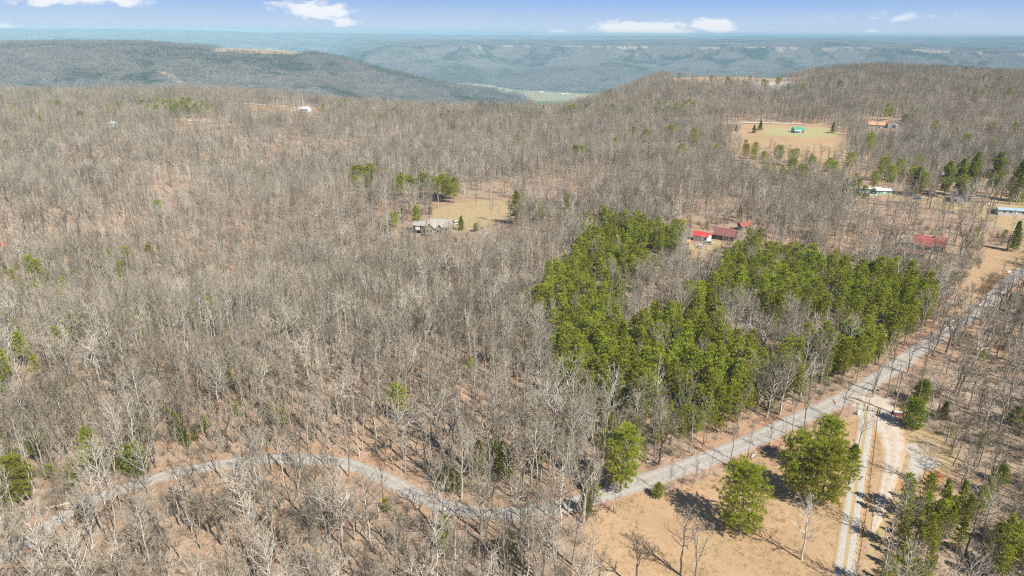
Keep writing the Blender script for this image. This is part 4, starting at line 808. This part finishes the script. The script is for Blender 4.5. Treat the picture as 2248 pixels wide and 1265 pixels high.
# ------------------------------------------------------------------ buildings
B = {}
for nm, c, r, v in (('stone_wall', (.40, .33, .25), .9, .3), ('brown_shingles', (.37, .33, .28), .9, .15), ('white_metal', (.80, .80, .78), .5, .05), ('red_metal', (.68, .06, .06), .45, .1), ('brown_metal', (.24, .10, .085), .5, .15),
                    ('faded_red_metal', (.58, .10, .085), .5, .2), ('log_wall', (.10, .065, .045), .85, .2), ('green_metal', (.10, .42, .22), .45, .1), ('grey_siding', (.50, .49, .48), .8, .08), ('blue_grey_metal', (.33, .44, .52), .5, .12),
                    ('tan_siding', (.52, .46, .38), .8, .1), ('blue_siding', (.42, .55, .70), .7, .1), ('green_siding', (.25, .42, .33), .7, .1), ('dark_roof', (.06, .06, .075), .6, .2), ('rust_metal', (.62, .33, .16), .7, .3), ('weathered_wood', (.38, .41, .38), .9, .2),
                    ('glass', (.03, .04, .05), .1, .05), ('pole_wood', (.42, .37, .31), .9, .15), ('galvanized', (.62, .62, .60), .45, .08), ('brown_paint', (.10, .06, .04), .7, .1), ('dark_red', (.20, .05, .04), .7, .1), ('tyre', (.02, .02, .02), .9, .1),
                    ('white_paint', (.82, .82, .80), .3, .04), ('blue_paint', (.10, .18, .35), .3, .05), ('silver_paint', (.45, .46, .48), .3, .05), ('log', (.50, .44, .36), .9, .25), ('tarp', (.20, .19, .08), .8, .2), ('green_tarp', (.10, .30, .18), .6, .1), ('brick_red', (.26, .09, .07), .9, .2), ('wire', (.09, .09, .09), .6, .05), ('aqua', (.15, .45, .45), .5, .1), ('concrete', (.6, .58, .54), .9, .08)):
    B[nm] = simple(nm, c, r, v, 1.5 if 'metal' in nm else 4.0)
def seam_mat(name, c, k=2.2):
    m, N = material(name); g = N.node('ShaderNodeTexCoord').outputs['Object']; w = N.node('ShaderNodeTexWave'); w.inputs['Scale'].default_value = k; N.l.new(g, w.inputs['Vector']); n = N.noise(.6, g, 5)
    col = N.mix(n, tuple(x * .78 for x in c), tuple(min(1, x * 1.15) for x in c)); finish(N, col, .5, w.outputs['Fac'], .4, .04, spec=.35); return m
for k in ('red_metal', 'faded_red_metal', 'green_metal', 'brown_metal', 'blue_grey_metal', 'rust_metal'):
    c = {'red_metal': (.60, .06, .06), 'faded_red_metal': (.38, .10, .085), 'green_metal': (.10, .34, .20), 'brown_metal': (.25, .10, .09), 'blue_grey_metal': (.36, .47, .55), 'rust_metal': (.60, .34, .18)}[k]; B[k] = seam_mat(k + '_seams', c)
def gable_bits(L, W, hw, hr, ov=.5, th=.16, z0=0.0):
    w = M(); a, b = L / 2, W / 2
    w.add([(-a, -b, z0 - .8), (a, -b, z0 - .8), (a, b, z0 - .8), (-a, b, z0 - .8), (-a, -b, hw), (a, -b, hw), (a, b, hw), (-a, b, hw), (-a, 0, hw + hr), (a, 0, hw + hr)], [(0, 1, 5, 4), (2, 3, 7, 6), (1, 2, 6, 9, 5), (3, 0, 4, 8, 7), (0, 3, 2, 1)])
    r = M(); s = hr / b; ao, bo = a + ov, b + ov
    for sg in (-1, 1):
        e0 = (hw - s * ov + .02); vs = [(-ao, sg * bo, e0), (ao, sg * bo, e0), (ao, 0, hw + hr + .02), (-ao, 0, hw + hr + .02)]; vt = [(x, y, z + th) for x, y, z in vs]
        r.add(vs + vt, [(0, 1, 2, 3), (4, 5, 6, 7), (0, 1, 5, 4), (2, 3, 7, 6), (1, 2, 6, 5), (3, 0, 4, 7)])
    return w, r
def window(p, x, y, z, w, h, face=0, frame='white_paint'):
    """face 0: wall looking to -Y, 1: +X, 2: -X"""
    f = M(); g = M()
    if face == 0: f.box((x, y - .03, z), (w + .16, .08, h + .16)); g.box((x, y - .06, z), (w, .06, h))
    else: s = 1 if face == 1 else -1; f.box((x + .03 * s, y, z), (.08, w + .16, h + .16)); g.box((x + .06 * s, y, z), (.06, w, h))
    o = build(f, 'window', B[frame], p); build(g, 'pane', B['glass'], o); return o
def door(p, x, y, z0, w=.95, h=2.05, mat='brown_paint', face=0, name='door'):
    f = M(); k = M()
    if face == 0: f.box((x, y - .04, z0 + h / 2), (w, .1, h)); k.box((x + w * .38, y - .12, z0 + h * .48), (.08, .08, .08))
    else: s = 1 if face == 1 else -1; f.box((x + .04 * s, y, z0 + h / 2), (.1, w, h)); k.box((x + .12 * s, y + w * .38, z0 + h * .48), (.08, .08, .08))
    o = build(f, name, B[mat], p); build(k, 'handle', B['galvanized'], o); return o
def house(name, label, cat, u, v, rz, L, W, hw, hr, wall, roof, wins=(), doors=(), chim=None, porch=None, dz=0.0):
    p = gp(u, v); e = empty(name, (p[0], p[1], p[2] + dz), rz); w, r = gable_bits(L, W, hw, hr); build(w, 'wall', B[wall], e); ro = build(r, 'roof', B[roof], e)
    for q in wins: window(e, *q)
    for q in doors: door(e, **q) if isinstance(q, dict) else door(e, *q)
    if chim: c = M(); c.box((chim[0], chim[1], hw + hr * .6 + .6), (.8, .8, 2.2)); c.box((chim[0], chim[1], hw + hr * .6 + 1.75), (1.0, 1.0, .14)); build(c, 'chimney', B['brick_red'], ro)
    if porch:
        x0, x1, dep, mat = porch; y0 = -W / 2; m = M(); m.add([(x0, y0 - dep, hw - .5), (x1, y0 - dep, hw - .5), (x1, y0 - .02, hw + .02), (x0, y0 - .02, hw + .02), (x0, y0 - dep, hw - .38), (x1, y0 - dep, hw - .38), (x1, y0 - .02, hw + .14), (x0, y0 - .02, hw + .14)], [(0, 3, 2, 1), (4, 5, 6, 7), (0, 1, 5, 4), (1, 2, 6, 5), (2, 3, 7, 6), (3, 0, 4, 7)])
        build(m, 'porch_roof', B[mat], e); n = max(2, int((x1 - x0) / 3) + 1)
        for i in range(n): t = M(); t.box((x0 + .2 + (x1 - x0 - .4) * i / (n - 1), y0 - dep + .2, (hw - .5) / 2 - .2), (.16, .16, hw - .1)); build(t, 'porch_post', B['white_paint'], e)
        d = M(); d.box(((x0 + x1) / 2, y0 - dep / 2, .1), (x1 - x0, dep - .05, .3)); build(d, 'porch_floor', B['weathered_wood'], e)
    tag(e, label, cat); return e
# stone house with two front gables and a low garage wing
p = gp(968, 506); hA = empty('stone_house', p, math.radians(-14))
w, r = gable_bits(13, 10, 3.4, 3.0); build(w, 'wall', B['stone_wall'], hA); rA = build(r, 'roof', B['brown_shingles'], hA)
for gx, gw, gd, gh in ((-3.6, 5.2, 2.4, 2.5), (1.8, 4.0, 1.6, 2.0)):
    w, r = gable_bits(gd + 4.6, gw, 3.3, gh, .4); mt = Matrix.Translation((gx, -5 - gd / 2 + 1.6, 0)) @ Matrix.Rotation(math.radians(90), 4, 'Z'); J = M(); J.join(w, mt); build(J, 'gable_wall', B['stone_wall'], hA); J = M(); J.join(r, mt); build(J, 'gable_roof', B['brown_shingles'], hA)
    yf = -5 - gd / 2 + 1.6 - (gd + 4.6) / 2; window(hA, gx - gw * .2, yf, 1.5, 1.0, 1.5); window(hA, gx + gw * .2, yf, 1.5, 1.0, 1.5); window(hA, gx, yf, 4.0, .8, .8)
window(hA, 4.8, -5, 1.6, 1.1, 1.5); door(hA, -.6, -5, 0)
w, r = gable_bits(9, 7, 2.6, 1.7); mt = Matrix.Translation((-11.2, 1.2, 0)); J = M(); J.join(w, mt); build(J, 'garage_wall', B['log_wall'], hA); J = M(); J.join(r, mt); build(J, 'garage_roof', B['brown_shingles'], hA)
door(hA, -9.2, -2.3, 0, 2.6, 2.1, 'dark_red', name='garage_door'); door(hA, -12.8, -2.3, 0, 2.6, 2.1, 'white_paint', name='garage_door')
c = M(); c.box((3.5, 1.0, 6.2), (1, .9, 2.4)); build(c, 'chimney', B['stone_wall'], rA); tag(hA, 'stone house with twin front gables and low garage wing by the meadow', 'house')
house('barn', 'white metal barn with bright red roof behind the pine stand', 'barn', 1541, 528, math.radians(-38), 7.2, 5.2, 2.9, 1.4, 'white_metal', 'red_metal', [(2.6, -2.6, 1.8, .8, .9, 0)], [(-1.0, -2.6, 0, 2.2, 2.3, 'galvanized'), dict(x=3.6, y=0, z0=0, w=2.6, h=2.5, mat='galvanized', face=1)])
house('lodge', 'low brown-roofed house beside the white red-roofed barn', 'house', 1592, 524, math.radians(-30), 9.5, 8, 2.7, 2.5, 'log_wall', 'brown_metal', [(-3, -4, 1.5, 1.2, 1.1), (3, -4, 1.5, 1.2, 1.1), (-4.75, 1, 1.5, 1, 1, 2)], [(0, -4, 0)], (2, .6))
house('shed', 'small red-roofed shed behind the brown-roofed house', 'shed', 1633, 504, math.radians(10), 5.2, 4.4, 2.5, 1.1, 'log_wall', 'faded_red_metal', [(1.4, -2.2, 1.4, .7, .7)], [(-.8, -2.2, 0)])
house('shed', 'tiny orange-roofed shed half hidden left of the white barn', 'shed', 1504, 540, math.radians(-20), 4, 3.4, 2.2, .9, 'weathered_wood', 'rust_metal', [(1.1, -1.7, 1.3, .6, .6)], [(-.5, -1.7, 0)])
house('cabin', 'dark house with broad faded red roof among bare trees', 'house', 2038, 545, math.radians(-32), 13, 10, 3.0, 2.8, 'log_wall', 'faded_red_metal', [(-4.2, -5, 1.6, 1.2, 1.2), (3.4, -5, 1.6, 1.2, 1.2), (-6.5, -2, 1.6, 1, 1, 2), (-6.5, 2, 1.6, 1, 1, 2)], [(-.5, -5, 0)], (1.5, -.5), (-6, 2, 2.4, 'faded_red_metal'))
house('carport', 'low red-roofed shed in front of the faded red-roofed house', 'shed', 2000, 562, math.radians(-12), 9, 5, 2.1, .8, 'log_wall', 'faded_red_metal', [(-2.6, -2.5, 1.2, .8, .6)], [(1.0, -2.5, 0, 2.4, 1.9)])
house('mobile_home', 'grey mobile home with blue-grey roof at the right edge', 'mobile home', 2236, 473, math.radians(-16), 22, 4.8, 3.1, .7, 'grey_siding', 'blue_grey_metal', [(-8, -2.4, 2.0, 1, 1), (-5, -2.4, 2.0, 1, .9), (1, -2.4, 2.0, 1, 1), (7, -2.4, 2.0, 1.2, 1)], [(-2.2, -2.4, .7, .95, 2.0, 'white_paint')])
house('mobile_home', 'pale blue mobile home under the thin pine', 'mobile home', 1908, 423, math.radians(-8), 13, 4.6, 2.9, .8, 'blue_siding', 'galvanized', [(-4, -2.3, 1.8, 1, .9), (1, -2.3, 1.8, 1, .9), (4.4, -2.3, 1.8, 1, .9)], [(-1.5, -2.3, .4, .95, 2.0, 'white_paint')])
house('annex', 'green-walled annex right of the pale blue mobile home', 'shed', 1937, 426, math.radians(-8), 9, 4.6, 2.7, .8, 'green_siding', 'galvanized', [(-2.8, -2.3, 1.7, .9, .8), (2.8, -2.3, 1.7, .9, .8)], [(.2, -2.3, .3, .95, 2.0, 'white_paint')])
house('dark_house', 'black-roofed house in the shade below the white pines', 'house', 2106, 442, math.radians(62), 12, 9, 3.0, 2.8, 'grey_siding', 'dark_roof', [(-6, -2.5, 1.7, 1, 1, 2), (-6, 2.5, 1.7, 1, 1, 2), (3, -4.5, 1.7, 1, 1)], [(-.5, -4.5, 0)], (1, 0))
house('green_barn', 'grey shed with bright green metal roof in the barn field', 'barn', 1751, 291, math.radians(2), 10.5, 8.5, 2.8, 3.0, 'grey_siding', 'green_metal', [(-3.6, -4.25, 1.6, 1.2, 1.0)], [(3.2, -4.25, 0, 2.4, 2.4, 'brick_red'), (-.5, -4.25, 0, 1.2, 2.1, 'white_paint')], None, (-5.2, 1.6, 2.3, 'galvanized'))
house('farm_house', 'rust-roofed low farmhouse right of the barn field', 'house', 1922, 279, math.radians(-16), 17, 10, 2.8, 2.4, 'weathered_wood', 'rust_metal', [(-5, -5, 1.5, 1.2, 1), (0, -5, 1.5, 1.2, 1), (6, -5, 1.5, 1.2, 1)], [(3, -5, 0)])
house('old_barn', 'round-shouldered grey barn with rusty roof beside the low farmhouse', 'barn', 1958, 280, math.radians(78), 13, 12, 4.4, 3.6, 'weathered_wood', 'rust_metal', [(-6.5, 0, 5.4, 1.2, 1.2, 2)], [dict(x=-6.5, y=0, z0=0, w=3.4, h=3.2, mat='brown_paint', face=2)])
house('ridge_house', 'small white house on the far cleared ridge', 'house', 670, 243, math.radians(-6), 13, 9, 3.0, 2.2, 'white_metal', 'galvanized', [(-4, -4.5, 1.6, 1.4, 1.2), (3.6, -4.5, 1.6, 1.4, 1.2)], [(0, -4.5, 0)], None, (-6, 6, 2.4, 'galvanized'))
house('wood_house', 'pale blue-roofed house sunk in the woods at the far left', 'house', 250, 282, math.radians(12), 9, 6, 2.8, 1.6, 'grey_siding', 'blue_grey_metal', [(-4, -4, 1.6, 1.2, 1), (3, -4, 1.6, 1.2, 1)], [(0, -4, 0)], dz=2.5)
house('bluff_house', 'white house on the cleared bluff at the skyline', 'house', 1490, 168, math.radians(8), 18, 11, 4, 3, 'white_metal', 'galvanized', [(-5, -5.5, 2, 1.6, 1.4), (4, -5.5, 2, 1.6, 1.4)], [(0, -5.5, 0)])
house('wood_house', 'white cottage glimpsed left of the barn field', 'house', 1486, 325, math.radians(-15), 9, 7, 2.8, 1.8, 'white_metal', 'galvanized', [(-2.6, -3.5, 1.5, 1, 1), (2.4, -3.5, 1.5, 1, 1)], [(0, -3.5, 0)])
for k, (u, v, L, lab) in enumerate([(1188, 203, 38, 'leftmost pale farm building on the far valley floor'), (1236, 208, 34, 'pale farm building in the middle of the far valley field'), (1246, 207, 22, 'rightmost pale farm building on the far valley floor')]):
    o = house('valley_barn', lab, 'barn', u, v, .1 * k, L, 14, 5, 4, 'tan_siding', 'galvanized', [(-L * .3, -7, 2.5, 3, 2)], [(0, -7, 0, 4, 4)]); o['group'] = 'farm buildings in the far valley'

# ------------------------------------------------------------------ vehicles
def car(u, v, rz, paint, label, tall=False, cat='car', name='parked_car'):
    p = gp(u, v); e = empty(name, p, rz); b = M(); L, Wd = (5.2, 1.95) if tall else (4.5, 1.8); h = 1.0 if tall else .82; a = L / 2
    prof = [(-a, .42), (-a, h - .05), (-a + .15, h), (a - 1.1, h), (a - .1, h - .18), (a, .7), (a, .42)]; n = len(prof)
    vs = [(x, -Wd / 2, z) for x, z in prof] + [(x, Wd / 2, z) for x, z in prof]; b.add(vs, [tuple(range(n)), tuple(range(2 * n - 1, n - 1, -1))] + [(i, i + n, (i + 1) % n + n, (i + 1) % n) for i in range(n)]); build(b, 'body', B[paint], e)
    t = 1.75 if tall else 1.42; x0, x1 = (-a + .3, a - 1.5) if not (tall and cat == 'pickup') else (-.4, a - 1.5); c = M(); i = Wd / 2 - .08; j = Wd / 2 - .22
    c.add([(x0, -i, h), (x1 + .35, -i, h), (x1 + .35, i, h), (x0, i, h), (x0 + .3, -j, t), (x1 - .35, -j, t), (x1 - .35, j, t), (x0 + .3, j, t)], [(0, 1, 5, 4), (1, 2, 6, 5), (2, 3, 7, 6), (3, 0, 4, 7)]); build(c, 'window', B['glass'], e)
    r = M(); r.box(((x0 + x1) / 2 - .02, 0, t + .03), (x1 - x0 - .6, 2 * j, .07)); build(r, 'roof', B[paint], e)
    for sx in (-1, 1):
        for sy in (-1, 1): w = M(); w.tube([(sx * a * .62, sy * (Wd / 2 - .16), .34), (sx * a * .62, sy * (Wd / 2 + .03), .34)], [.34, .34], 14, cap=True); o = build(w, 'wheel', B['tyre'], e); k = M(); k.tube([(sx * a * .62, sy * (Wd / 2 + .031), .34), (sx * a * .62, sy * (Wd / 2 + .05), .34)], [.19, .18], 10, cap=True); build(k, 'rim', B['galvanized'], o)
    for sy in (-1, 1): q = M(); q.box((a - .01, sy * (Wd / 2 - .3), .66), (.06, .34, .14)); build(q, 'headlight', B['white_paint'], e)
    return tag(e, label, cat, 'vehicles parked at the homes')
car(917, 503, .1, 'white_paint', 'white car parked left of the stone house garage'); car(1003, 492, .9, 'white_paint', 'white van parked on the pad behind the stone house', True, 'van')
car(1538, 543, 1.2, 'white_paint', 'white car below the white red-roofed barn'); car(1915, 430, .15, 'white_paint', 'white pickup before the pale blue mobile home', True, 'pickup'); car(1994, 420, .1, 'silver_paint', 'silver car between the mobile home and the white pines')
car(2042, 425, .05, 'white_paint', 'white car parked left of the black-roofed house'); car(2140, 436, 0, 'white_paint', 'white van parked right of the black-roofed house', True, 'van'); car(2016, 437, -.1, 'blue_paint', 'dark blue car on the lane below the mobile homes')
car(1556, 536, -.3, 'silver_paint', 'grey car on the pad between the barn and brown-roofed house'); car(1482, 330, .3, 'white_paint', 'white car beside the cottage in the woods'); car(1900, 428, 1.4, 'blue_paint', 'dark car at the left end of the pale blue mobile home')
# small yard things
p = gp(2180, 467); e = empty('hay_bale', p, .4); m = M(); m.tube([(-.8, 0, 1.0), (-.75, 0, 1.0), (.75, 0, 1.0), (.8, 0, 1.0)], [1.0, 1.12, 1.12, 1.0], 18, cap=True); build(m, 'bale', B['tarp'], e); m = M()
for x in (-.5, 0, .5): m.tube([(x - .03, 0, 1.0), (x + .03, 0, 1.0)], [1.14, 1.14], 18)
build(m, 'twine', B['log'], e); tag(e, 'round olive bale beside the grey mobile home', 'hay bale')
p = gp(2187, 462); e = empty('covered_boat', p, .3); m = M(); m.add([(-2.6, -1, .5), (2.2, -1, .5), (3, 0, .8), (2.2, 1, .5), (-2.6, 1, .5), (-2.4, 0, 1.5), (1.6, 0, 1.7)], [(0, 1, 6, 5), (1, 2, 6), (2, 3, 6), (3, 4, 5, 6), (4, 0, 5), (0, 4, 3, 2, 1)]); build(m, 'tarp', B['green_tarp'], e)
for sy in (-1, 1): m = M(); m.tube([(-.6, sy * .95, .3), (-.6, sy * 1.12, .3)], [.3, .3], 12, cap=True); build(m, 'wheel', B['tyre'], e)
tag(e, 'green tarp-covered boat behind the round olive bale', 'boat')
p = gp(2172, 451); e = empty('gas_tank', p, .2); m = M(); m.tube([(-1.3, 0, .75), (-1.1, 0, .75), (1.1, 0, .75), (1.3, 0, .75)], [.15, .48, .48, .15], 14, cap=True); build(m, 'tank', B['white_paint'], e)
for x in (-.7, .7): m = M(); m.box((x, 0, .13), (.16, .7, .4)); build(m, 'foot', B['concrete'], e)
tag(e, 'small white gas tank left of the grey mobile home', 'tank')
p = gp(2093, 468); e = empty('water_barrel', p); m = M(); m.tube([(0, 0, 0), (0, 0, .35), (0, 0, .75), (0, 0, 1.1)], [.5, .56, .56, .5], 14, cap=True); build(m, 'barrel', B['aqua'], e); m = M(); m.tube([(0, 0, 1.1), (0, 0, 1.16)], [.53, .53], 14, cap=True); build(m, 'lid', B['aqua'], e); tag(e, 'turquoise barrel among the bare trees above the red-roofed house', 'barrel')
p = gp(2012, 455); e = empty('scrap_pile', p, .2); g = np.random.default_rng(9)
for i in range(7): m = M(); m.box((g.normal(0, 1.8), g.normal(0, .8), .25 + .12 * (i % 3)), (2.4, .9, .12), g.uniform(0, 3)); build(m, 'sheet', B['galvanized'], e)
tag(e, 'pile of pale metal sheets among trees below the lots', 'scrap')
# ------------------------------------------------------------------ poles, wires, fence, gates, signs
def pole(u, v, h, label, arm=True, az=.8, tf=False):
    p = gp(u, v); e = empty('utility_pole', p, az); m = M(); m.tube([(0, 0, -.8), (0, 0, h * .5), (0, 0, h)], [.19, .16, .12], 8, cap=True); build(m, 'pole', B['pole_wood'], e); tips = [(0, 0, h)]
    if arm:
        m = M(); m.box((0, .17, h - .55), (2.5, .12, .14)); a = build(m, 'cross_arm', B['pole_wood'], e); tips = []
        for x in (-1.1, 0.35, 1.1): m = M(); m.tube([(x, .17, h - .48), (x, .17, h - .36), (x, .17, h - .24)], [.06, .09, .04], 8, cap=True); build(m, 'insulator', B['white_paint'], a); tips.append((x, .17, h - .24))
        for s in (-1, 1): m = M(); m.tube([(s * .8, .17, h - .6), (0, .14, h - 1.3)], [.03, .03], 4); build(m, 'brace', B['galvanized'], e)
    if tf: m = M(); m.tube([(.45, 0, h - 2.3), (.45, 0, h - 2.2), (.45, 0, h - 1.3), (.45, 0, h - 1.2)], [.2, .27, .27, .2], 12, cap=True); build(m, 'transformer', B['galvanized'], e)
    tag(e, label, 'utility pole', 'wooden utility poles by the road'); co, si = math.cos(az), math.sin(az)
    return [np.array([p[0] + x * co - y * si, p[1] + x * si + y * co, p[2] + z]) for x, y, z in tips]
qa = pole(1961, 909, 12.4, 'tall wooden utility pole at the gravel lane entrance', True, -.35, True); qb = pole(1965, 864, 9.3, 'shorter wooden utility pole standing just beyond the tallest one', True, -.35)
qc = pole(1962, 790, 9.5, 'wooden utility pole on the left verge of the paved road', True, -.35); qd = pole(2092, 699, 9.8, 'wooden utility pole beside the pale gravel spur', True, -.35, True)
qe = pole(2290, 560, 10, 'wooden utility pole beyond the right edge', True, -.35); qf = pole(2210, 548, 9.5, 'wooden utility pole left of the yellow-green spruce', True, -.2); qg = pole(1926, 264, 13, 'lone pale pole left of the rusty barn', False)
def wires(A, Bq, label, sag=.9, n=3):
    e = empty('power_line', (A[0] + Bq[0]) / 2)
    c = (A[0] + Bq[0]) / 2
    for a, b in list(zip(A, Bq))[:n]:
        m = M(); m.tube([a + (b - a) * t - np.array([0, 0, 4 * sag * t * (1 - t)]) - c for t in np.linspace(0, 1, 13)], [.022] * 13, 3); build(m, 'wire', B['wire'], e)
    tag(e, label, 'power line', 'power lines along the road')
wires(qa, qb, 'short span of wires between the two close poles', .2); wires(qb, qd, 'wires crossing beside the road to the pole at the pale spur', 1.4); wires(qc, qd, 'wires along the left verge up to the pole at the pale spur', 1.1); wires(qd, qe, 'wires above the tilled plot running off to the right'); wires(qd, qf, 'wires from the spur pole to the one by the spruce')
fp = smooth_line([(1926, 912), (1921, 960), (1914, 1020), (1906, 1085), (1893, 1180), (1879, 1262), (1870, 1310)], 1.0); L = np.concatenate([[0], np.cumsum(np.linalg.norm(np.diff(fp, axis=0), axis=1))]); k = int(L[-1] / 2.6)
px_ = np.interp(np.arange(k) * 2.6, L, fp[:, 0]); py_ = np.interp(np.arange(k) * 2.6, L, fp[:, 1]); pz_ = zfun(px_, py_); e = empty('fence', (px_[0], py_[0], pz_[0])); o0 = np.array([px_[0], py_[0], pz_[0]])
for i in range(k): m = M(); m.tube([np.array([px_[i], py_[i], pz_[i] - .3]) - o0, np.array([px_[i], py_[i], pz_[i] + 1.3]) - o0], [.075, .07], 6, cap=True); build(m, 'post', B['brown_paint'], e)
for hh in (.35, .75, 1.15): m = M(); m.tube([np.array([px_[i], py_[i], pz_[i] + hh]) - o0 for i in range(k)], [.014] * k, 3); build(m, 'wire', B['wire'], e)
tag(e, 'brown post and wire fence between driveway and gravel lane', 'fence')
def gate(a, b, mat, label, bars=4, h=1.25):
    A, Bq = gp(*a), gp(*b); e = empty('gate', A); d = Bq - A; m = M()
    for j in range(bars): z = .25 + (h - .3) * j / (bars - 1); m.tube([d * .04 + np.array([0, 0, z]), d * .96 + np.array([0, 0, z])], [.035, .035], 6, cap=True)
    for t in (.04, .5, .96): m.tube([d * t + np.array([0, 0, .25]), d * t + np.array([0, 0, h - .05])], [.035, .035], 6, cap=True)
    build(m, 'gate_frame', B[mat], e)
    for t in (0, 1): m = M(); q = d * t; m.tube([q + np.array([0, 0, -.3]), q + np.array([0, 0, h + .35])], [.13, .13], 8, cap=True); m.tube([q + np.array([0, 0, h + .35]), q + np.array([0, 0, h + .45])], [.16, .05], 8, cap=True); build(m, 'gate_post', B['brown_paint' if mat != 'white_paint' else mat], e)
    tag(e, label, 'gate')
gate((1903, 903), (1926, 907), 'brown_paint', 'brown double-post gate at the top of the two-track driveway'); gate((1930, 909), (1957, 913), 'galvanized', 'grey tube gate across the wide gravel lane'); gate((1853, 1256), (1874, 1263), 'white_paint', 'white bar gate at the bottom of the driveway', 2, .9)
p = gp(1884, 911); e = empty('marker_post', p); m = M(); m.box((0, 0, .5), (.5, .4, 1.4)); build(m, 'post', B['white_paint'], e); m = M(); m.box((0, 0, 1.24), (.6, .5, .1)); build(m, 'cap', B['concrete'], e); tag(e, 'white block post on the left of the driveway entrance', 'post')
def sign(u, v, mat, label, rz=-.6, w=.6, h=.6, H_=2.1):
    p = gp(u, v); e = empty('road_sign', p, rz); m = M(); m.tube([(0, 0, -.3), (0, 0, H_)], [.045, .045], 6, cap=True); build(m, 'post', B['galvanized'], e); m = M(); m.box((0, -.07, H_ - h / 2), (w, .03, h)); build(m, 'sign_face', B[mat], e); tag(e, label, 'sign')
sign(1924, 870, 'brown_paint', 'small dark sign on a post at the road junction', -.6, .8, .5); sign(2105, 692, 'white_paint', 'small white sign beside the pole at the pale spur', 0); sign(2215, 602, 'white_paint', 'white sign panel by the tilled plot', .2, 1.6, .7, 1.5)
p = gp(1972, 913); e = empty('brick_pier', p, -.2); m = M(); m.box((0, 0, .45), (2.4, .6, 1.3)); build(m, 'wall', B['brick_red'], e); m = M(); m.box((0, 0, 1.15), (2.6, .75, .1)); build(m, 'coping', B['concrete'], e); tag(e, 'low dark red brick wall at the foot of the big olive cedar', 'wall')
p = gp(2148, 672); e = empty('culvert', p, .3); m = M(); m.box((0, 0, .2), (3.0, .35, .7)); build(m, 'headwall', B['concrete'], e); m = M(); m.tube([(0, -.2, .2), (0, -.26, .2)], [.22, .22], 12, cap=True); build(m, 'pipe', B['galvanized'], e); tag(e, 'pale concrete headwall at the end of the gravel spur', 'headwall')
for k, (u, v, L, rz, lab) in enumerate([(166, 1104, 11, .42, 'long pale fallen trunk beside the left stretch of road'), (1655, 1000, 3.2, .9, 'short white log on the verge near the pine clump'), (1098, 1040, 9, .55, 'fallen trunk lying behind the cedars at the bend'), (1040, 952, 12, .2, 'long fallen trunk on open litter above the bend'), (1832, 882, 3, 1.4, 'pale broken log on the verge before the junction'),
      (995, 1275, 8, 2.3, 'fallen trunk in the brush at the bottom edge'), (690, 1150, 7, .3, 'grey fallen trunk below the top of the bend'), (2160, 900, 8, 2.4, 'fallen trunk on the slope right of the lane'), (20, 588, 16, .1, 'pale fallen trunks at the left edge of the ravine'), (1440, 1012, 5, .3, 'mossy log between the pine stand and road')]):
    p = gp(u, v); e = empty('fallen_log', p, rz); g = np.random.default_rng(k); m = M(); m.tube([(L * t - L / 2, g.normal(0, .1), .22 - .05 * t) for t in np.linspace(0, 1, 6)], [.24, .23, .2, .17, .12, .05], 7, cap=True); build(m, 'trunk', B['log'], e)
    for i in range(4): t = g.uniform(.3, .9); m = M(); x = L * t - L / 2; s = g.choice([-1, 1]); m.tube([(x, 0, .2), (x + L * .1, s * L * .08, .5), (x + L * .16, s * L * .13, .6)], [.07, .05, 0], 4); build(m, 'branch', B['log'], e)
    tag(e, lab, 'fallen tree', 'fallen trunks')

# ------------------------------------------------------------------ haze
top_ = max(H + 2.5, max(float(np.max(np.array([v.co.z for v in o.data.vertices]))) for o in (bpy.data.objects['ground'], bpy.data.objects['hills'])) + 3)
hv_ = [float(zfun(np.array([o.location.x]), np.array([o.location.y]))[0]) for o in COL.objects if o.get('category') in ('tree', 'pine tree', 'bare tree')]
print('haze top', top_, 'max tree ground', max(hv_))
low_ = min(v.co.z for v in bpy.data.objects['hills'].data.vertices) - 1
hz = M(); hz.box((0, 0, (low_ + top_) / 2), (46000, 46000, top_ - low_)); mh, N = material('haze_air')
pv = N.node('ShaderNodeVolumePrincipled'); pv.inputs['Color'].default_value = (.46, .73, .84, 1); pv.inputs['Density'].default_value = 1.0e-4; pv.inputs['Anisotropy'].default_value = -.3
oo = N.node('ShaderNodeOutputMaterial'); N.l.new(pv.outputs[0], oo.inputs['Volume']); tag(build(hz, 'haze', mh), 'pale blue haze over the far ridges', 'haze', None, 'stuff')
print('z', float(z.max()) if len(z) else 0, 'trees', nT, 'pines', nP, 'pine indiv', len(pindiv))
